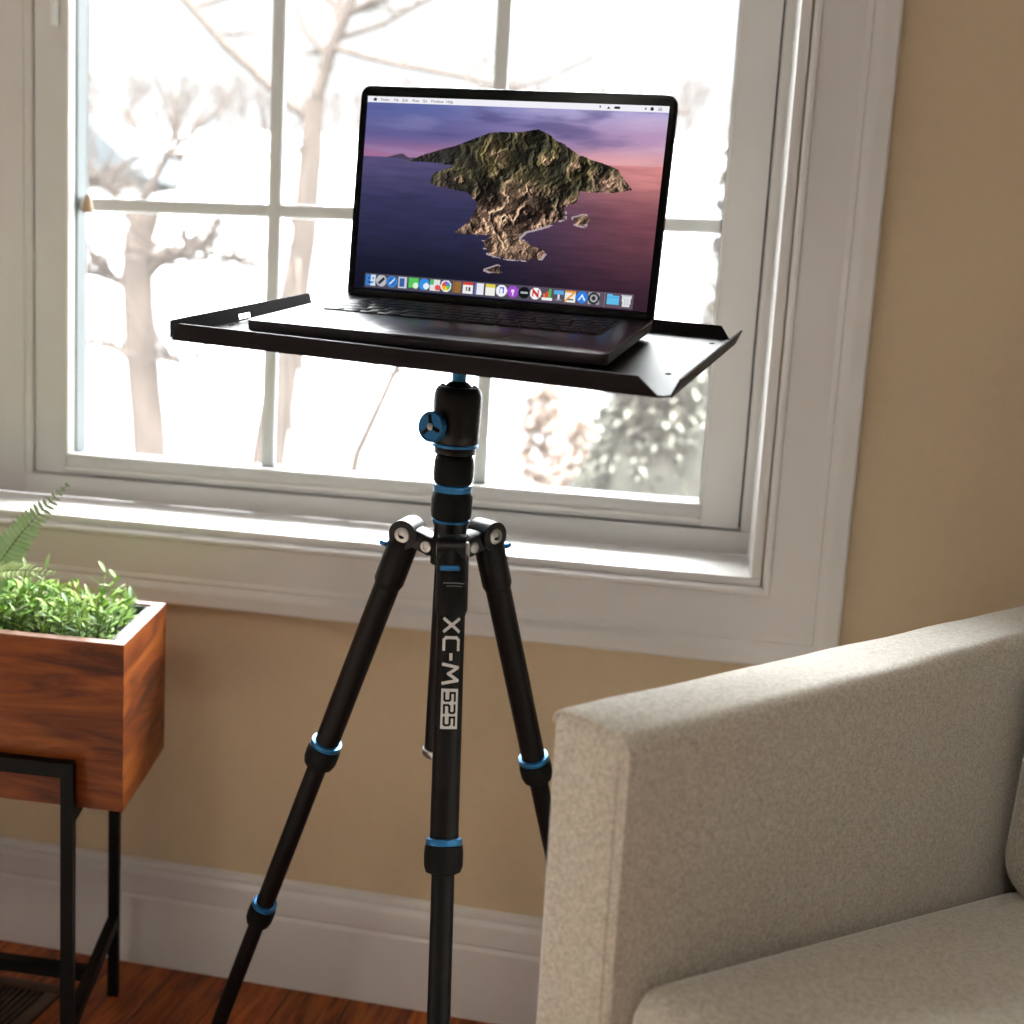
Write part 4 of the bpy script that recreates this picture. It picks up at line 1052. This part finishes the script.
for k, (x, y) in enumerate(fxs):
    o = fm_[k] if k < 3 else fm_[k % 3].copy()
    if k >= 3: C.objects.link(o)
    s_ = tw.uniform(.62, .92); o.location = (x, y, gz(x, y)); o.rotation_euler = (0, 0, tw.uniform(0, 6)); o.scale = (s_, s_, s_*1.05)
    tag(o, 'bare tree in the hazy treeline on the far rise', 'tree', 'far treeline beyond the snow')
# neighbour's house with the grey roof, upper left pane
hx, hy = -23.2, 36.; hz_ = gz(hx, hy)-.1
t = thing('house', (hx, hy, hz_), 'distant house with a grey blue pitched roof, upper left pane', 'house')
b = MB(); b.box(hx-4, hx+2.6, hy, hy+6, hz_, 6.35); b.build('walls', M['siding'], t)
b = MB(); b.rings([[V((xx, yy, zz)) for xx, zz in ((hx-4.6, 6.3), (hx+3.1, 6.3), (hx+1.0, 8.1), (hx-2.6, 8.6))] for yy in (hy-.4, hy+6.4)], True, True, False); b.build('roof', M['roofing'], t)
b = MB()
b.box(hx+.2, hx+1.3, hy-.06, hy, 4.6, 5.9); b.build('window', M['gasket'], t)
conifer('dry_shrub', -1.00, 6.2, .98, .20, 31, 'reddish dry shrub in the snow right of the ball head', M['russet'], n=260)
conifer('dry_shrub', -.70, 5.6, .86, .15, 32, 'small reddish dry shrub just left of the evergreen', M['russet'], n=200)

# ------------------------------------------------------------------ light
SKY = 94.
w = bpy.data.worlds.new('overcast_sky'); bpy.context.scene.world = w; w.use_nodes = True
bg = w.node_tree.nodes['Background']; wn, wl = w.node_tree.nodes, w.node_tree.links
tcw = wn.new('ShaderNodeTexCoord'); sep = wn.new('ShaderNodeSeparateXYZ'); rmp = wn.new('ShaderNodeValToRGB'); sc_ = wn.new('ShaderNodeMath')
wl.new(tcw.outputs['Generated'], sep.inputs[0]); wl.new(sep.outputs['Z'], rmp.inputs['Fac'])
el = rmp.color_ramp.elements
while len(el) < 6: el.new(.5)
for e, (p, v) in zip(el, ((0, .0108), (.30, .0118), (.36, .07), (.45, .40), (.66, .80), (1, 1.))): e.position = p; e.color = (v, v, v, 1)
sc_.operation = 'MULTIPLY'; sc_.inputs[1].default_value = SKY
wl.new(rmp.outputs['Color'], sc_.inputs[0]); wl.new(sc_.outputs[0], bg.inputs[1]); bg.inputs[0].default_value = (.97, .985, 1., 1)
def area(name, loc, rot, sx, sy, power, col):
    li = bpy.data.lights.new(name, 'AREA'); li.shape = 'RECTANGLE'; li.size = sx; li.size_y = sy; li.energy = power; li.color = col
    o = bpy.data.objects.new(name, li); C.objects.link(o); o.location = loc; o.rotation_euler = rot; return o
def portal(name, loc, rot, sx, sy):
    o = area(name, loc, rot, sx, sy, 1, (1, 1, 1)); o.data.cycles.is_portal = True; return o
portal('sky_window', (-1.05, 1.56, 1.5), (math.radians(-90), 0, 0), 2.3, 1.85)

area('left_fill_light', (XL-.02, -1.3, 1.45), (0, math.radians(-90), 0), 1.05, .75, 26, (1., .935, .84))  # added fill light at the left wall, which has no window
# lamp added on the ceiling for room fill, unseen behind the viewer
cl = thing('fill_lamp', (-.3, -1.5, ZC-.06), 'added round fill lamp on the ceiling, out of view', 'lamp')
b = MB(); b.lathe((-.3, -1.5, ZC), (0, 0, -1), [(0, .20), (.045, .20), (.05, .19)], 40); b.build('housing', M['trim'], cl, 35)
lo = area('fill_lamp_light', (-.3, -1.5, ZC-.055), (0, 0, 0), .36, .36, 14, (1., .92, .80)); lo.data.shape = 'DISK'

sc = bpy.context.scene
sc.view_settings.view_transform = 'Standard'; sc.view_settings.look = 'None'
sc.view_settings.exposure = 0; sc.view_settings.gamma = 1
try: sc.view_settings.use_curve_mapping = False
except Exception: pass
try:
    sc.cycles.use_denoising = True
    sc.cycles.max_bounces = 10; sc.cycles.transparent_max_bounces = 12
    sc.cycles.sample_clamp_indirect = 6
except Exception: pass
